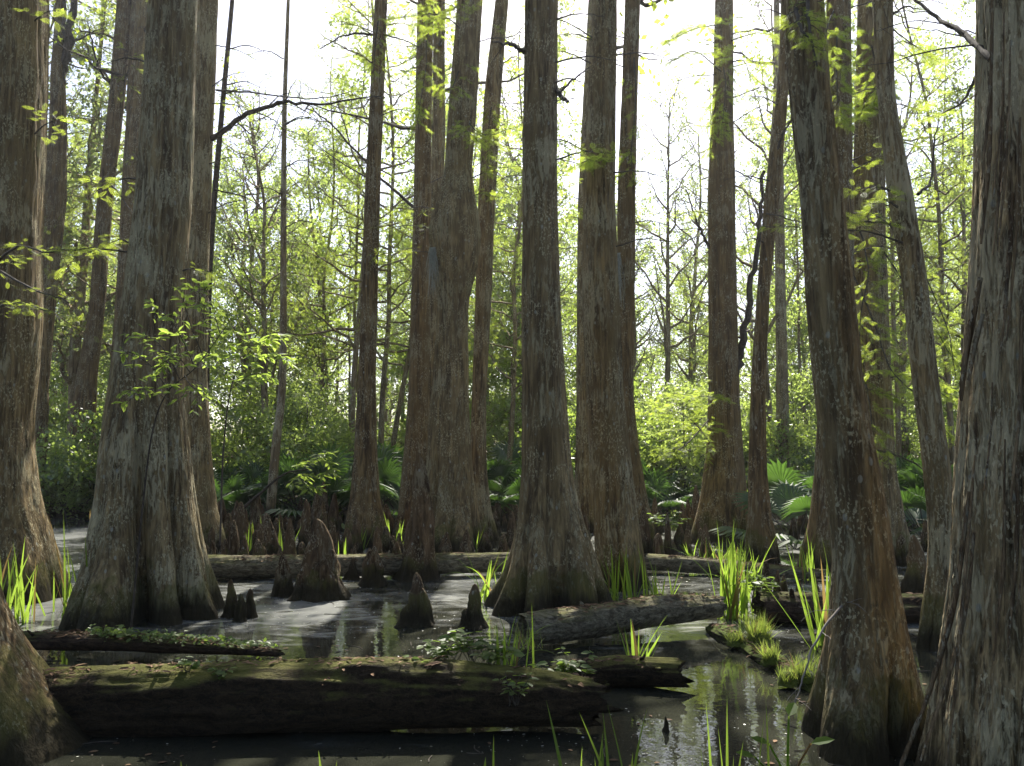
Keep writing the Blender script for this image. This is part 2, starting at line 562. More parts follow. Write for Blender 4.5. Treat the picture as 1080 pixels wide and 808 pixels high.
def main_tree(key, label, rows, D=None, mat=None, lobes=7, a0=.05, a1=.3, zf=1.4, amp=.011, frq=9., seg=140, top=None,
              group='cypress trees standing in the swamp', dz=.035, front=.6, crown=1.0, stretch=15., grp=True):
    rows = sorted(rows, key=lambda r: r[0])
    yb = rows[-1]
    if D is None:
        D0 = GD(yb[0])
        D = D0 + (yb[2] - yb[1]) / 2 * pxs(yb[0], D0) * front
    cs, rs = [], []
    for (py, xl, xr) in rows:
        cs.append(W((xl + xr) / 2, py, D))
        rs.append((xr - xl) / 2 * pxs(py, D))
    cs = np.array(cs)[::-1]
    rs = np.array(rs)[::-1]
    base = np.array([cs[0, 0], D, 0.])
    zz, xx, rr = list(cs[:, 2]), list(cs[:, 0]), list(rs)
    if zz[0] > -.35:
        sl_ = (xx[1] - xx[0]) / max(zz[1] - zz[0], .05)
        zz.insert(0, -.45)
        xx.insert(0, xx[0] - .0 * sl_)
        rr.insert(0, rr[0] * 1.08)
    ztop = top or random.uniform(13.5, 17)
    ztop = max(ztop, zz[-1] + 2.5)
    k = max(len(zz) - 3, 0)
    slx = (xx[-1] - xx[k]) / (zz[-1] - zz[k])
    vis = zz[-1] + .3
    xt = xx[-1] + slx * .6 * (ztop - zz[-1])
    rt = rr[-1] * .35
    zz.append(ztop)
    xx.append(xt)
    rr.append(rt)
    zs = np.concatenate([np.arange(-.45, vis, dz), np.arange(vis, ztop, .3)[1:], [ztop]])
    zu = np.arange(-.6, ztop + .1, .05)

    def sm(v, w):
        f = np.interp(zu, zz, v)
        kk = np.exp(-.5 * (np.arange(-20, 21) * .05 / w) ** 2)
        kk /= kk.sum()
        return np.interp(zs, zu, np.convolve(np.pad(f, 20, mode='edge'), kk, 'valid'))
    cx, rad = sm(xx, .16), sm(rr, .09)
    sd = random.random() * 100
    cy = np.full_like(zs, D) + .08 * (fbm(np.stack([zs * .3 + sd, zs * 0, zs * 0], -1), 2) - .5) * np.clip(zs, 0, 1)
    th = np.arange(seg) * 2 * math.pi / seg
    TH, ZS = np.meshgrid(th, zs)
    ang = np.sort(rng.uniform(0, 2 * math.pi, lobes) * .35 + np.arange(lobes) * 2 * math.pi / lobes)
    amps = rng.uniform(.6, 1., lobes)
    wid = rng.uniform(.85, 1.35, lobes) * 1.12 * math.pi / lobes
    f = np.zeros_like(TH)
    for a, am, w_ in zip(ang, amps, wid):
        drift = 3.2 / lobes * (fbm(np.stack([ZS * .5 + a * 9, TH * 0 + sd, TH * 0], -1), 2) - .5)
        d = (TH - a - drift + math.pi) % (2 * math.pi) - math.pi
        f = np.maximum(f, am * np.sqrt(np.maximum(0, 1 - (d / w_) ** 2)))
    A = a0 + a1 * (1 - sstep(-.2, zf, ZS)) ** 1.2
    A = A + (.5 * a1 / .5) * (1 - sstep(-.05, .55, ZS))
    r0 = rad[:, None]
    C, S = np.cos(TH), np.sin(TH)
    rm = np.minimum(r0, .35)
    lump = fbm(np.stack([C * 1.6 + sd, S * 1.6, ZS * 1.1], -1), 3) - .5
    bk = fbm(np.stack([C * r0 * frq * 2 + sd, S * r0 * frq * 2 + 5, ZS * frq * 2 / stretch], -1), 5, .6)
    bk = 1 - np.abs(2 * bk - 1) * 2
    rad2 = r0 * (1 - np.minimum(A, .85) * (1 - f)) / (1 - .22 * np.minimum(A, .85)) * (1 + .12 * lump) + amp * bk
    V = np.stack([cx[:, None] + rad2 * C - base[0], cy[:, None] + rad2 * S - D, ZS], -1)
    mb = MB()
    n = len(zs)
    i = np.arange(n - 1)[:, None] * seg
    j = np.arange(seg)[None, :]
    kx = (j + 1) % seg
    mb.add(V.reshape(-1, 3), np.stack([i + j, i + kx, i + seg + kx, i + seg + j], -1).reshape(-1, 4))
    t = thing('cypress_tree', base, label, 'tree', group if grp else None)
    link('trunk', mb.mesh('trunk', [mat or M_GREY]), t)
    TREES[key] = dict(o=t, base=base, D=D, top=np.array([xt - base[0], 0, ztop]), zs=zs, cx=cx - base[0], rad=rad, vis=vis, crown=crown)
    return t


main_tree('A', 'thick grey cypress cut by the left edge, bright iris at its foot',
          [(0, -55, 43), (200, -55, 40), (350, -58, 37), (450, -64, 29), (520, -72, 34), (560, -80, 44), (600, -88, 55), (638, -95, 63)],
          mat=M_GREY, amp=.012, seg=220, lobes=8, a1=.22, a0=.07)
main_tree('B', 'slim trunk with a splintered snag top and a thinner stem rising past it',
          [(72, 55, 68), (140, 53, 70), (208, 44, 69), (330, 40, 57), (410, 34, 50), (500, 30, 49), (548, 22, 58)], mat=M_BROWN, top=8.9, crown=0)
main_tree('C', 'slim brown trunk curving to the right, between the snag-topped trunk and the fluted giant',
          [(0, 124, 141), (100, 116, 131), (208, 103, 118), (330, 94, 109), (400, 81, 101), (480, 72, 99), (545, 62, 103)], mat=M_BROWN)
main_tree('D', 'thin straight trunk half hidden behind the fluted giant, light showing past its stem',
          [(0, 140, 156), (130, 133, 151), (260, 126, 143), (340, 121, 135), (440, 112, 130), (545, 100, 132)], mat=M_BROWN)
main_tree('E', 'huge fluted cypress with deep buttress grooves and pale lichen, behind the plant-covered log',
          [(0, 158, 206), (210, 143, 200), (320, 130, 192), (400, 117, 190), (470, 105, 195), (520, 101, 201), (560, 96, 207), (600, 90, 217), (635, 82, 230), (660, 72, 242)],
          mat=M_PALE, lobes=11, a0=.12, a1=.55, zf=2.8, amp=.010, seg=360, dz=.016)
main_tree('F', 'smooth pale-patched trunk directly behind the fluted giant, meeting the long mid log',
          [(0, 190, 229), (210, 182, 221), (300, 178, 219), (400, 176, 217), (480, 174, 221), (540, 170, 229), (584, 162, 242)], mat=M_PALE, a1=.22, seg=200)
main_tree('I', 'slender dark cypress with open woodland on both sides, flared foot behind the long mid log',
          [(0, 396, 408), (210, 385, 400), (400, 378, 395.5), (480, 374, 397), (530, 369, 401), (578, 358, 412)], mat=M_BROWN, a1=.32, zf=1.0)
main_tree('J', 'plain straight trunk pressed close to the left flank of the bulging trunk',
          [(0, 441, 457), (210, 437, 454), (420, 431, 452), (490, 425, 453), (540, 420, 456), (563, 412, 460)], mat=M_BROWN)
main_tree('K', 'thin rough stem squeezed between the plain straight trunk and the bulging trunk',
          [(0, 458, 469), (150, 456, 469), (300, 452, 464), (555, 440, 462)], mat=M_GREY, seg=80)
main_tree('L', 'stout cypress whose trunk swells into a rounded bulge at mid height',
          [(0, 483, 509), (100, 474, 503), (180, 469, 497), (215, 459, 502), (243, 452, 507), (275, 456, 505), (320, 462, 493), (420, 455, 494), (500, 449, 499), (550, 438, 505), (581, 424, 510)],
          mat=M_GREY, lobes=9, a0=.09, a1=.5, zf=1.9, seg=220)
main_tree('M', 'thin pale trunk dividing into two stems, just past the bulging trunk',
          [(0, 523, 536), (100, 511, 528), (210, 505, 522), (320, 502, 518), (420, 498, 512), (500, 496, 513), (540, 493, 518), (572, 486, 528)], mat=M_GREY, seg=100)
main_tree('N', 'central cypress with a broad bell-shaped buttress, behind the slanting grey log',
          [(0, 554, 588), (100, 553, 587), (210, 551, 587), (330, 551, 591), (420, 551, 597), (500, 550, 604), (545, 546, 614), (580, 540, 627), (610, 532, 638), (632, 524, 646), (651, 514, 655)],
          mat=M_GREY, lobes=11, a0=.06, a1=.46, zf=1.7, amp=.008, seg=300, dz=.018)
main_tree('O', 'lichen-speckled trunk with a narrow foot, shaded iris at its base, beside the central buttress',
          [(0, 625, 650), (210, 615, 648), (330, 614, 653), (420, 619, 657), (500, 622, 667), (560, 625, 675), (600, 624, 681), (622, 620, 686)], mat=M_GREY, lobes=8, a1=.24, seg=220)
main_tree('Q', 'slender trunk standing just behind the lichen-speckled trunk, foot sweeping out sideways',
          [(0, 660, 675), (100, 656, 672), (210, 652, 670), (420, 650, 668), (480, 648, 674), (530, 646, 684), (578, 640, 699)], mat=M_BROWN)
main_tree('R', 'narrow light-barked trunk peeping out between the central buttress and the lichen-speckled trunk',
          [(0, 621, 633), (210, 610, 622), (420, 608, 621), (500, 607, 624), (562, 602, 630)], mat=M_PALE, seg=80)
main_tree('S', 'broad trunk fused from two stems, seam down its middle, bright grass at its foot',
          [(0, 755, 773), (100, 753, 773), (210, 748, 775), (300, 748, 777), (420, 748, 780), (480, 746, 784), (530, 739, 789), (571, 728, 794)], mat=M_BROWN, lobes=6, a0=.10, a1=.3, seg=200)
main_tree('T', 'thin rust-tinged trunk curving to the right, pressed against the seamed double trunk',
          [(0, 825, 836), (60, 823, 833), (120, 818, 829), (210, 807, 821), (300, 800, 812), (400, 793, 806), (500, 790, 808), (550, 789, 814), (594, 783, 824)], mat=M_BROWN, seg=120, a1=.26)
main_tree('U', 'distant straight trunk in clear sun, seen between the rust-tinged trunk and the big tilted trunk',
          [(170, 818, 826), (300, 818, 828), (420, 819, 831), (500, 818, 832), (542, 814, 836)], mat=M_FAR, seg=80)
main_tree('V', 'big tilted cypress with grey bark and a dark mossy cleft foot in the near water',
          [(0, 826, 864), (100, 834, 872), (210, 846, 886), (300, 851, 897), (420, 862, 909), (500, 873, 927), (560, 879, 936), (600, 882, 942), (650, 878, 950), (700, 868, 959), (750, 856, 970), (800, 845, 982)],
          mat=M_GREY, lobes=5, a0=.05, a1=.55, zf=.85, amp=.010, seg=300, dz=.012, frq=14.)
main_tree('X', 'trunk mostly hidden behind the big tilted cypress, root flare showing past its edge',
          [(0, 873, 896), (210, 875, 898), (330, 872, 899), (440, 864, 900), (500, 861, 903), (550, 856, 908), (603, 845, 915)], mat=M_BROWN, a1=.32)
main_tree('W', 'straight speckled trunk behind the big tilted cypress, crossed by drooping leafy branches',
          [(0, 906, 930), (100, 903, 931), (210, 901, 932), (300, 901, 934), (420, 905, 938), (500, 906, 942), (550, 902, 950), (592, 895, 962)], mat=M_GREY, seg=180)
main_tree('Y', 'slim lichen-patched trunk leaning back toward the big tilted cypress as it rises',
          [(0, 922, 940), (100, 927, 942), (210, 940, 963), (300, 954, 977), (420, 966, 990), (500, 976, 1001), (560, 981, 1004), (600, 979, 1001), (640, 972, 994), (686, 962, 990)], mat=M_PALE, seg=160, a1=.2)
main_tree('Z', 'shaggy near cypress with deep fibrous ridged bark and peeling strips',
          [(0, 1045, 1190), (100, 1042, 1190), (210, 1039, 1190), (310, 1033, 1192), (420, 1026, 1196), (500, 1020, 1202), (600, 1018, 1212), (700, 1009, 1226), (808, 997, 1242), (880, 980, 1256)],
          mat=M_FIBRE, lobes=17, a0=.09, a1=.10, zf=1.6, amp=.015, frq=17., seg=640, dz=.009, stretch=16.)
main_tree('AA', 'near trunk out of view except its mossy buttress root slanting into the water',
          [(300, -200, -60), (480, -210, -45), (600, -230, -22), (680, -255, 0), (740, -290, 32), (808, -340, 86), (850, -380, 125)], mat=M_BROWN, lobes=7, a1=.12, amp=.009, seg=260, dz=.016)

# ------------------------------------------------------------------ limbs with foliage
def make_limb(key, pts, r0=.02, r1=.005, ntw=10, twl=.5, fol=None, dens=1.0, size=.09, mat=None, t0=.15, droop=-.15, label=None, name='limb', origin=None, parent=None, up=.25):
    if parent is None:
        if key not in ('Z', 'A') and isinstance(pts[0], tuple):
            sh = TREES[key]['D'] - pts[0][2]
            pts = [(a, b_, d + sh) for a, b_, d in pts]
        parent = TREES[key]['o']
        origin = TREES[key]['base']
    pts = np.array([W(*p) if isinstance(p, tuple) else p for p in pts]) - origin
    n = max(12, len(pts) * 5)
    path = smooth_path(pts, n)
    path[1:] += rng.normal(size=(n - 1, 3)) * r0 * .3
    mb = MB()
    lb = MB()
    tube(mb, path, np.linspace(r0, r1, n), 6)
    T = nrm(np.gradient(path, axis=0))
    fp, fd = [], []
    for k in range(ntw):
        t = t0 + (1 - t0) * (k + random.random()) / max(ntw, 1)
        q = min(int(t * (n - 1)), n - 1)
        side = nrm(np.cross(T[q], [0, 0, 1.]))
        d = nrm(side * (1 if k % 2 else -1) * random.uniform(.6, 1.1) + T[q] * random.uniform(.3, .9) + np.array([0, 0, random.uniform(-up, up)]))
        L = twl * random.uniform(.45, 1.1) * (1.15 - .6 * t)
        m = 6
        tt = np.linspace(0, 1, m)[:, None]
        tw = path[q] + d * L * tt + np.array([0, 0, droop * L]) * tt ** 2 + np.cumsum(rng.normal(size=(m, 3)) * L * .03, 0) * (tt > 0)
        tube(mb, tw, np.linspace(max(r0 * .35 * (1 - t * .5), .0025), .0012, m), 3)
        fp.append(tw)
        for q2 in range(2 if fol is None else 1):
            a = tw[random.randint(2, 4)]
            d2 = nrm(d + rng.normal(size=3) * .6)
            b2 = np.linspace(0, 1, 4)[:, None]
            t2 = a + d2 * L * .5 * b2 + np.array([0, 0, droop * L * .5]) * b2 ** 2
            tube(mb, t2, np.linspace(.0022, .001, 4), 3)
            fp.append(t2)
    fp.append(path[int(n * .6):])
    if fol:
        P, Dr = [], []
        for tw in fp:
            seglen = np.linalg.norm(tw[-1] - tw[0])
            c = max(2, int(seglen / (.032 if fol == 'cyp' else .05) * dens))
            u = rng.random(c) * .9 + .1
            idx = u * (len(tw) - 1)
            i0 = idx.astype(int).clip(0, len(tw) - 2)
            ff = (idx - i0)[:, None]
            P.append(tw[i0] * (1 - ff) + tw[i0 + 1] * ff)
            dd = nrm(tw[i0 + 1] - tw[i0])
            sd = nrm(np.cross(dd, [0, 0, 1.])) * np.where(rng.random(c) < .5, -1, 1)[:, None]
            Dr.append(nrm(dd * .7 + sd * .9 + rng.normal(size=(c, 3)) * .25 + np.array([0, 0, -.18])))
        P = np.concatenate(P)
        Dr = np.concatenate(Dr)
        zd = nrm(np.array([0, 0, 1.]) + rng.normal(size=P.shape) * .35)
        sz = size * rng.uniform(.6, 1.25, len(P))
        if fol == 'cyp':
            scatter(lb, FEA_V, FEA_F, P, Dr, zd, sz)
            lm = L_CYP
        else:
            scatter(lb, LEAF_V, LEAF_F, P, Dr, zd, sz)
            lm = L_BROAD
    o = link(name, mb.mesh(name, [mat or M_STEM]), parent)
    if label:
        o['label'] = label
    if fol:
        link('foliage', lb.mesh('foliage', [lm], smooth=False), o)
    return o


# branches the photograph shows
make_limb('F', [(222, 147, 12.3), (262, 120, 12.0), (300, 108, 11.8), (340, 111, 11.6), (405, 101, 11.4)], .045, .008, 13, 1.1, up=.7)
make_limb('F', [(226, 200, 12.2), (262, 210, 12.), (292, 236, 11.8)], .014, .004, 6, .6, up=.6)
make_limb('F', [(228, 95, 12.2), (265, 98, 12.), (330, 104, 11.6), (372, 96, 11.4)], .018, .004, 10, .8, up=.7)
make_limb('I', [(396, 36, 12.9), (366, 37, 12.6), (336, 52, 12.4)], .022, .006, 8, .8, up=.6)
make_limb('I', [(402, 36, 12.9), (425, 42, 12.6), (446, 52, 12.4)], .016, .004, 6, .6)
make_limb('I', [(392, 190, 12.9), (355, 168, 13.2), (330, 150, 13.4)], .016, .004, 8, .8, up=.5)
make_limb('J', [(437, 219, 15.9), (400, 186, 16.2), (345, 127, 16.5), (322, 114, 16.6)], .035, .008, 9, 1.2, up=.6)
make_limb('B', [(62, 96, 16.5), (70, 60, 16.5), (78, 0, 16.5), (84, -90, 16.5), (88, -190, 16.6)], .11, .03, 9, 1.4, name='upper_stem')
make_limb('B', [(60, 88, 16.5), (69, 45, 16.4), (67, 0, 16.3), (64, -80, 16.2)], .06, .02, 7, 1.2, name='upper_stem')
make_limb('C', [(120, 92, 18.), (106, 75, 17.7), (96, 40, 17.5), (92, 22, 17.4)], .04, .008, 8, 1.0, up=.6)
make_limb('C', [(117, 86, 18.), (95, 62, 17.8), (70, 58, 17.5)], .03, .006, 8, .9, up=.6)
make_limb('C', [(112, 190, 18.), (126, 205, 17.6), (140, 225, 17.3)], .03, .006, 5, .7, up=.6)
make_limb('D', [(142, 60, 17.), (133, 80, 16.8), (130, 105, 16.7)], .02, .005, 4, .5, 'cyp', .6, .12)
make_limb('N', [(553, 55, 7.7), (538, 46, 7.4), (520, 44, 7.2)], .028, .008, 5, .35, up=.5, mat=M_STEM)
make_limb('N', [(587, 100, 7.8), (606, 83, 7.9), (622, 70, 8.0)], .016, .004, 6, .35)
make_limb('N', [(586, 92, 7.8), (594, 103, 7.6), (600, 108, 7.5)], .03, .012, 9, .16, up=1.)
for key, pts, ntw, twl, dn, sz in [
    ('S', [(763, 25, 14), (735, 30, 13.5), (700, 45, 13.2)], 12, .8, 1., .085),
    ('S', [(765, 80, 14), (735, 55, 13.2), (712, 62, 12.8)], 10, .7, .9, .085),
    ('S', [(764, 45, 14), (800, 35, 13.5), (835, 42, 13.)], 9, .7, .7, .085),
    ('S', [(762, 55, 13.4), (765, 95, 13.1), (760, 145, 13.0)], 12, .55, 1.2, .085),
    ('S', [(755, 105, 13.4), (752, 130, 13.2), (748, 165, 13.1)], 9, .4, 1., .08),
    ('S', [(772, 65, 13.5), (785, 65, 13.1), (792, 85, 13.0)], 7, .5, .8, .08),
    ('S', [(752, 470, 13.7), (725, 440, 13.2), (688, 428, 12.8)], 14, .9, 1.2, .085),
    ('S', [(750, 440, 13.7), (722, 470, 13.), (700, 480, 12.6)], 12, .7, 1.1, .085),
    ('S', [(770, 415, 13.4), (745, 418, 13.), (706, 415, 12.7)], 12, .7, 1.1, .08),
    ('X', [(885, 10, 10.2), (882, 60, 9.9), (884, 110, 9.7), (888, 128, 9.6)], 18, .42, 1.5, .085),
    ('X', [(883, 0, 10.2), (870, 40, 9.8), (868, 72, 9.6)], 9, .4, 1.2, .085),
    ('V', [(838, 0, 4.2), (842, 25, 3.95), (855, 45, 3.85)], 9, .14, .9, .055),
    ('V', [(852, -10, 4.2), (852, 20, 3.95), (862, 70, 3.85)], 7, .12, .8, .05),
    ('W', [(915, 25, 11.4), (925, 80, 11.0), (922, 112, 10.9)], 14, .5, 1.3, .085),
    ('W', [(925, 85, 11.4), (912, 110, 11.0), (906, 125, 10.9)], 9, .4, 1.2, .085),
    ('W', [(930, 20, 11.5), (960, 45, 11.), (985, 60, 10.8)], 9, .8, .8, .08),
    ('W', [(890, 226, 11.5), (920, 226, 11.), (945, 245, 10.6), (975, 290, 10.3), (1000, 350, 10.), (1008, 400, 9.8)], 14, .6, .45, .08),
    ('W', [(900, 290, 11.4), (922, 340, 10.8), (940, 390, 10.5), (975, 425, 10.2), (1004, 462, 10.)], 18, .6, .8, .085),
    ('W', [(905, 235, 11.4), (916, 285, 10.8), (908, 330, 10.6), (905, 395, 10.5)], 16, .4, 1., .08),
    ('W', [(908, 390, 11.4), (918, 430, 10.8), (920, 490, 10.6)], 14, .5, 1.1, .085),
    ('W', [(925, 255, 11.4), (955, 300, 10.8), (985, 345, 10.4), (1012, 390, 10.2)], 16, .7, .9, .085),
    ('W', [(930, 400, 11.4), (965, 395, 10.8), (1000, 420, 10.4)], 14, .6, 1., .085),
    ('O', [(646, 178, 9.2), (630, 166, 8.9), (613, 172, 8.8)], 7, .3, 1., .10),
    ('Q', [(668, 40, 12.8), (670, 110, 12.5), (666, 160, 12.4), (668, 195, 12.3)], 14, .35, .9, .08),
    ('L', [(495, 40, 12.6), (470, 18, 12.2), (440, 14, 12.)], 10, .8, .9, .085),
    ('L', [(490, 60, 12.6), (478, 90, 12.2), (470, 110, 12.)], 9, .5, .8, .08),
    ('L', [(485, 120, 12.6), (510, 142, 12.2), (548, 132, 12.)], 9, .55, .8, .085),
    ('L', [(478, 135, 12.6), (495, 140, 12.2), (505, 150, 12.)], 7, .5, .9, .085),
    ('J', [(447, 10, 15.6), (450, 60, 15.2), (443, 110, 15.1), (440, 130, 15.)], 14, .5, 1., .085),
    ('J', [(448, 15, 15.6), (470, 20, 15.2), (500, 12, 15.1)], 8, .7, .8, .085),
    ('M', [(522, 100, 14.), (516, 130, 13.7), (514, 190, 13.6)], 12, .4, .8, .085),
    ('M', [(528, 40, 14.), (545, 36, 13.7), (560, 15, 13.6)], 6, .6, .6, .085),
    ('I', [(402, 5, 12.7), (396, 45, 12.5), (394, 85, 12.4)], 10, .35, .7, .08),
    ('A', [(-25, 300, 7.4), (15, 262, 6.9), (50, 266, 6.6), (98, 261, 6.3)], 11, .3, 1.1, .06),
    ('A', [(-25, 335, 7.4), (12, 320, 6.9), (52, 328, 6.6)], 9, .26, 1.1, .06),
    ('A', [(-25, 270, 7.4), (25, 300, 6.8), (72, 318, 6.5)], 5, .25, .5, .058),
    ('Z', [(1040, 60, 3.9), (1012, 110, 6.4), (970, 128, 7.8)], 5, .4, .4, .10),
]:
    dn *= 2.7 if key != 'A' else 1.6
    ntw = int(ntw * 1.25)
    make_limb(key, pts, .013, .004, ntw, twl, 'cyp', dn, sz)
make_limb('S', [(770, 400, 14), (781, 376, 14), (786, 340, 14.), (794, 290, 14), (802, 235, 14), (806, 180, 14)], .08, .03, 4, .6, up=.5)
make_limb('T', [(818, 165, 11.3), (826, 140, 11.1), (835, 128, 11.)], .022, .01, 4, .4)
make_limb('T', [(806, 225, 11.3), (822, 228, 11.), (850, 236, 10.7)], .014, .005, 5, .5)
make_limb('S', [(748, 262, 14), (735, 235, 13.8), (724, 200, 13.7)], .03, .01, 6, .7, up=.5)
make_limb('S', [(776, 180, 14), (795, 190, 13.8), (808, 196, 13.7)], .014, .005, 5, .5)
make_limb('Z', [(1046, 62, 3.75), (1020, 38, 4.0), (990, 20, 4.3), (955, -10, 4.6)], .018, .006, 9, .5, up=.6)
make_limb('Y', [(968, 205, 6.6), (982, 190, 6.8), (985, 150, 7.), (990, 120, 7.2)], .014, .004, 8, .5, 'cyp', .7, .1)
make_limb('W', [(916, 474, 11.2), (945, 480, 10.5), (985, 500, 10.)], .02, .007, 7, .4, up=.5, label='bare grey branch')
make_limb('V', [(906, 628, 3.9), (882, 645, 3.8), (860, 678, 3.72), (847, 715, 3.66), (838, 742, 3.62)], .008, .003, 7, .16, mat=M_DEADWOOD, up=.6, label='dead grey twig')
# fuzzy little side shoots up every stem
for key, tr in TREES.items():
    if key in ('B', 'AA', 'Z', 'V', 'U'):
        continue
    zlo = tr['vis'] * .5
    for q in range(7):
        z = random.uniform(zlo, tr['vis'] + 1.2)
        x = float(np.interp(z, tr['zs'], tr['cx']))
        r = float(np.interp(z, tr['zs'], tr['rad']))
        s = random.choice((-1, 1))
        L = random.uniform(.35, 1.0) * min(1, tr['D'] / 11)
        a = tr['base'] + np.array([x + s * r * .85, -.05, z])
        d = np.array([s * 1.0, random.uniform(-.9, .5), random.uniform(-.15, .35)])
        d /= np.linalg.norm(d)
        make_limb(key, [a, a + d * L * .5 + np.array([0, 0, .03]), a + d * L + np.array([0, 0, -.08 * L])], .010, .003, 6, L * .55,
                  'cyp' if random.random() < .62 else None, .55, .11, up=.5)

# peeling bark strips of the near shaggy tree
def strip(pts, w):
    o = TREES['Z']['base']
    path = smooth_path(np.array([W(*p) for p in pts]) - o, 40)
    path += .006 * rng.normal(size=3)
    T = nrm(np.gradient(path, axis=0))
    sd = nrm(np.cross(T, [0, 1., .3]))
    nn = np.cross(T, sd)
    ww = (w * (.35 + .65 * np.sin(np.linspace(.5, 2.9, 40))))[:, None]
    jag = (1 + .25 * rng.normal(size=(40, 1)))
    V = np.stack([path - sd * ww * jag, path + nn * .006, path + sd * ww, path - nn * .006], 1)
    mb = MB()
    i = np.arange(39)[:, None] * 4
    j = np.arange(4)[None]
    k = (j + 1) % 4
    mb.add(V.reshape(-1, 3), np.stack([i + j, i + k, i + 4 + k, i + 4 + j], -1).reshape(-1, 4))
    link('bark_strip', mb.mesh('bark_strip', [M_STRIP]), TREES['Z']['o'])


DZ = TREES['Z']['D']
strip([(1021, 520, DZ - .15), (1013, 590, DZ - .18), (1003, 650, DZ - .22), (981, 725, DZ - .27), (953, 800, DZ - .3), (943, 830, DZ - .3)], .013)
strip([(1025, 560, DZ - .2), (1016, 640, DZ - .24), (1001, 700, DZ - .3), (985, 750, DZ - .33), (968, 800, DZ - .35)], .010)
strip([(1029, 480, DZ - .2), (1021, 580, DZ - .25), (1014, 660, DZ - .29), (1007, 740, DZ - .33), (998, 815, DZ - .37)], .008)
strip([(1036, 290, DZ - .08), (1028, 330, DZ - .08), (1019, 380, DZ - .1), (1015, 420, DZ - .1)], .016)
strip([(1035, 330, DZ - .12), (1025, 370, DZ - .12), (1020, 400, DZ - .12)], .012)
for q in range(16):
    x0 = random.uniform(1044, 1082)
    y0 = random.uniform(-20, 640)
    h = random.uniform(90, 240)
    dd = DZ - .30 * math.sqrt(max(.05, 1 - ((x0 - 1116) / 88) ** 2)) - .012
    strip([(x0, y0, dd), (x0 - 2, y0 + h * .5, dd - .006), (x0 - 5 - h * .03, y0 + h, dd - .022)], random.uniform(.004, .011))

# ------------------------------------------------------------------ crowns above the frame
def sprig_cloud(mb_s, mb_l, base, H, Rr, nl, nt, leaves, size, leafv=DIA_V, leaff=DIA_F, r0=.05, elev=(.0, .6), z0=.0, spread=.10, ml=0, ms=0, fall=.55, twl=.9):
    """limbs round a stem, twigs on the limbs, leaves round the twigs"""
    for k in range(nl):
        t = z0 + (1 - z0) * (k + random.random()) / nl
        az = k * 2.4 + random.uniform(-.5, .5)
        el = random.uniform(*elev)
        L = Rr * (1 - fall * t) * random.uniform(.6, 1.15)
        d = np.array([math.cos(az) * math.cos(el), math.sin(az) * math.cos(el), math.sin(el)])
        a = base(t)
        n = 7
        tt = np.linspace(0, 1, n)[:, None]
        path = a + d * L * tt + np.array([0, 0, .22 * L]) * tt ** 2 + np.cumsum(rng.normal(size=(n, 3)) * L * .035, 0) * (tt > 0)
        tube(mb_s, path, np.linspace(r0 * (1.1 - .7 * t), r0 * .15, n), 4, ms)
        P = []
        for q in range(nt):
            i = random.randint(2, n - 1)
            d2 = nrm(d * .6 + rng.normal(size=3) * .75)
            l2 = twl * random.uniform(.4, 1.) * L / max(Rr, .1) + .15
            m = 4
            t2 = np.linspace(0, 1, m)[:, None]
            tw = path[i] + d2 * l2 * t2 + np.cumsum(rng.normal(size=(m, 3)) * l2 * .07, 0) * (t2 > 0)
            tube(mb_s, tw, np.linspace(r0 * .22, r0 * .06, m), 3, ms)
            c = int(leaves * random.uniform(.3, 1.5))
            u = rng.random(c) ** .45 * (m - 1)
            i0 = u.astype(int).clip(0, m - 2)
            f = (u - i0)[:, None]
            P.append(tw[i0] * (1 - f) + tw[i0 + 1] * f + rng.normal(size=(c, 3)) * spread)
        if P and leaves > 0:
            P = np.concatenate(P)
            c = len(P)
            yd = rdir(c, -.25)
            zd = rdir(c, .9)
            scatter(mb_l, leafv, leaff, P, yd, zd, size * rng.uniform(.6, 1.3, c), ml)


crowns = []
for q in range(3):
    mb = MB()
    stem_r = .07
    sprig_cloud(mb, mb, lambda t: np.array([0, 0, -5.5 + 5.7 * t]), 6, 2.3, 12, 6, 7, .15, r0=.05, elev=(-.1, .5), ms=0, ml=1, spread=.16)
    crowns.append(mb.mesh('crown', [M_STEM, L_CYP], smooth=False))
for i, (key, tr) in enumerate(TREES.items()):
    if tr['crown'] > 0:
        c = link('crown', crowns[i % 3], tr['o'], tr['top'])
        c.rotation_euler.z = random.random() * 6.28

# ------------------------------------------------------------------ auto labels
SHORT = [(0, 'the edge cypress'), (48, 'the snagged trunk'), (100, 'the curving trunk'), (150, 'the fluted giant'),
         (200, 'the pale-patched trunk'), (388, 'the dark cypress'), (443, 'the plain trunk'), (477, 'the bulging trunk'),
         (508, 'the forked trunk'), (572, 'the central buttress'), (638, 'the lichen-speckled trunk'), (660, 'its slender neighbour'),
         (763, 'the seamed trunk'), (800, 'the rust-tinged trunk'), (886, 'the tilted cypress'), (925, 'the speckled trunk'),
         (980, 'the back-leaning trunk'), (1030, 'the shaggy cypress')]


def gap(px):
    if px < 0:
        return 'left of ' + SHORT[0][1]
    if px > 1030:
        return 'behind ' + SHORT[-1][1]
    for a, b in zip(SHORT, SHORT[1:]):
        if a[0] <= px <= b[0]:
            if abs(px - a[0]) < 9:
                return 'behind ' + a[1]
            if abs(px - b[0]) < 9:
                return 'behind ' + b[1]
            return 'between %s and %s' % (a[1], b[1])
    return 'behind ' + SHORT[-1][1]


def copy_tree(o, parent=None):
    c = o.copy()
    COL.objects.link(c)
    if parent is not None:
        c.parent = parent
    for ch in o.children:
        copy_tree(ch, c)
    return c


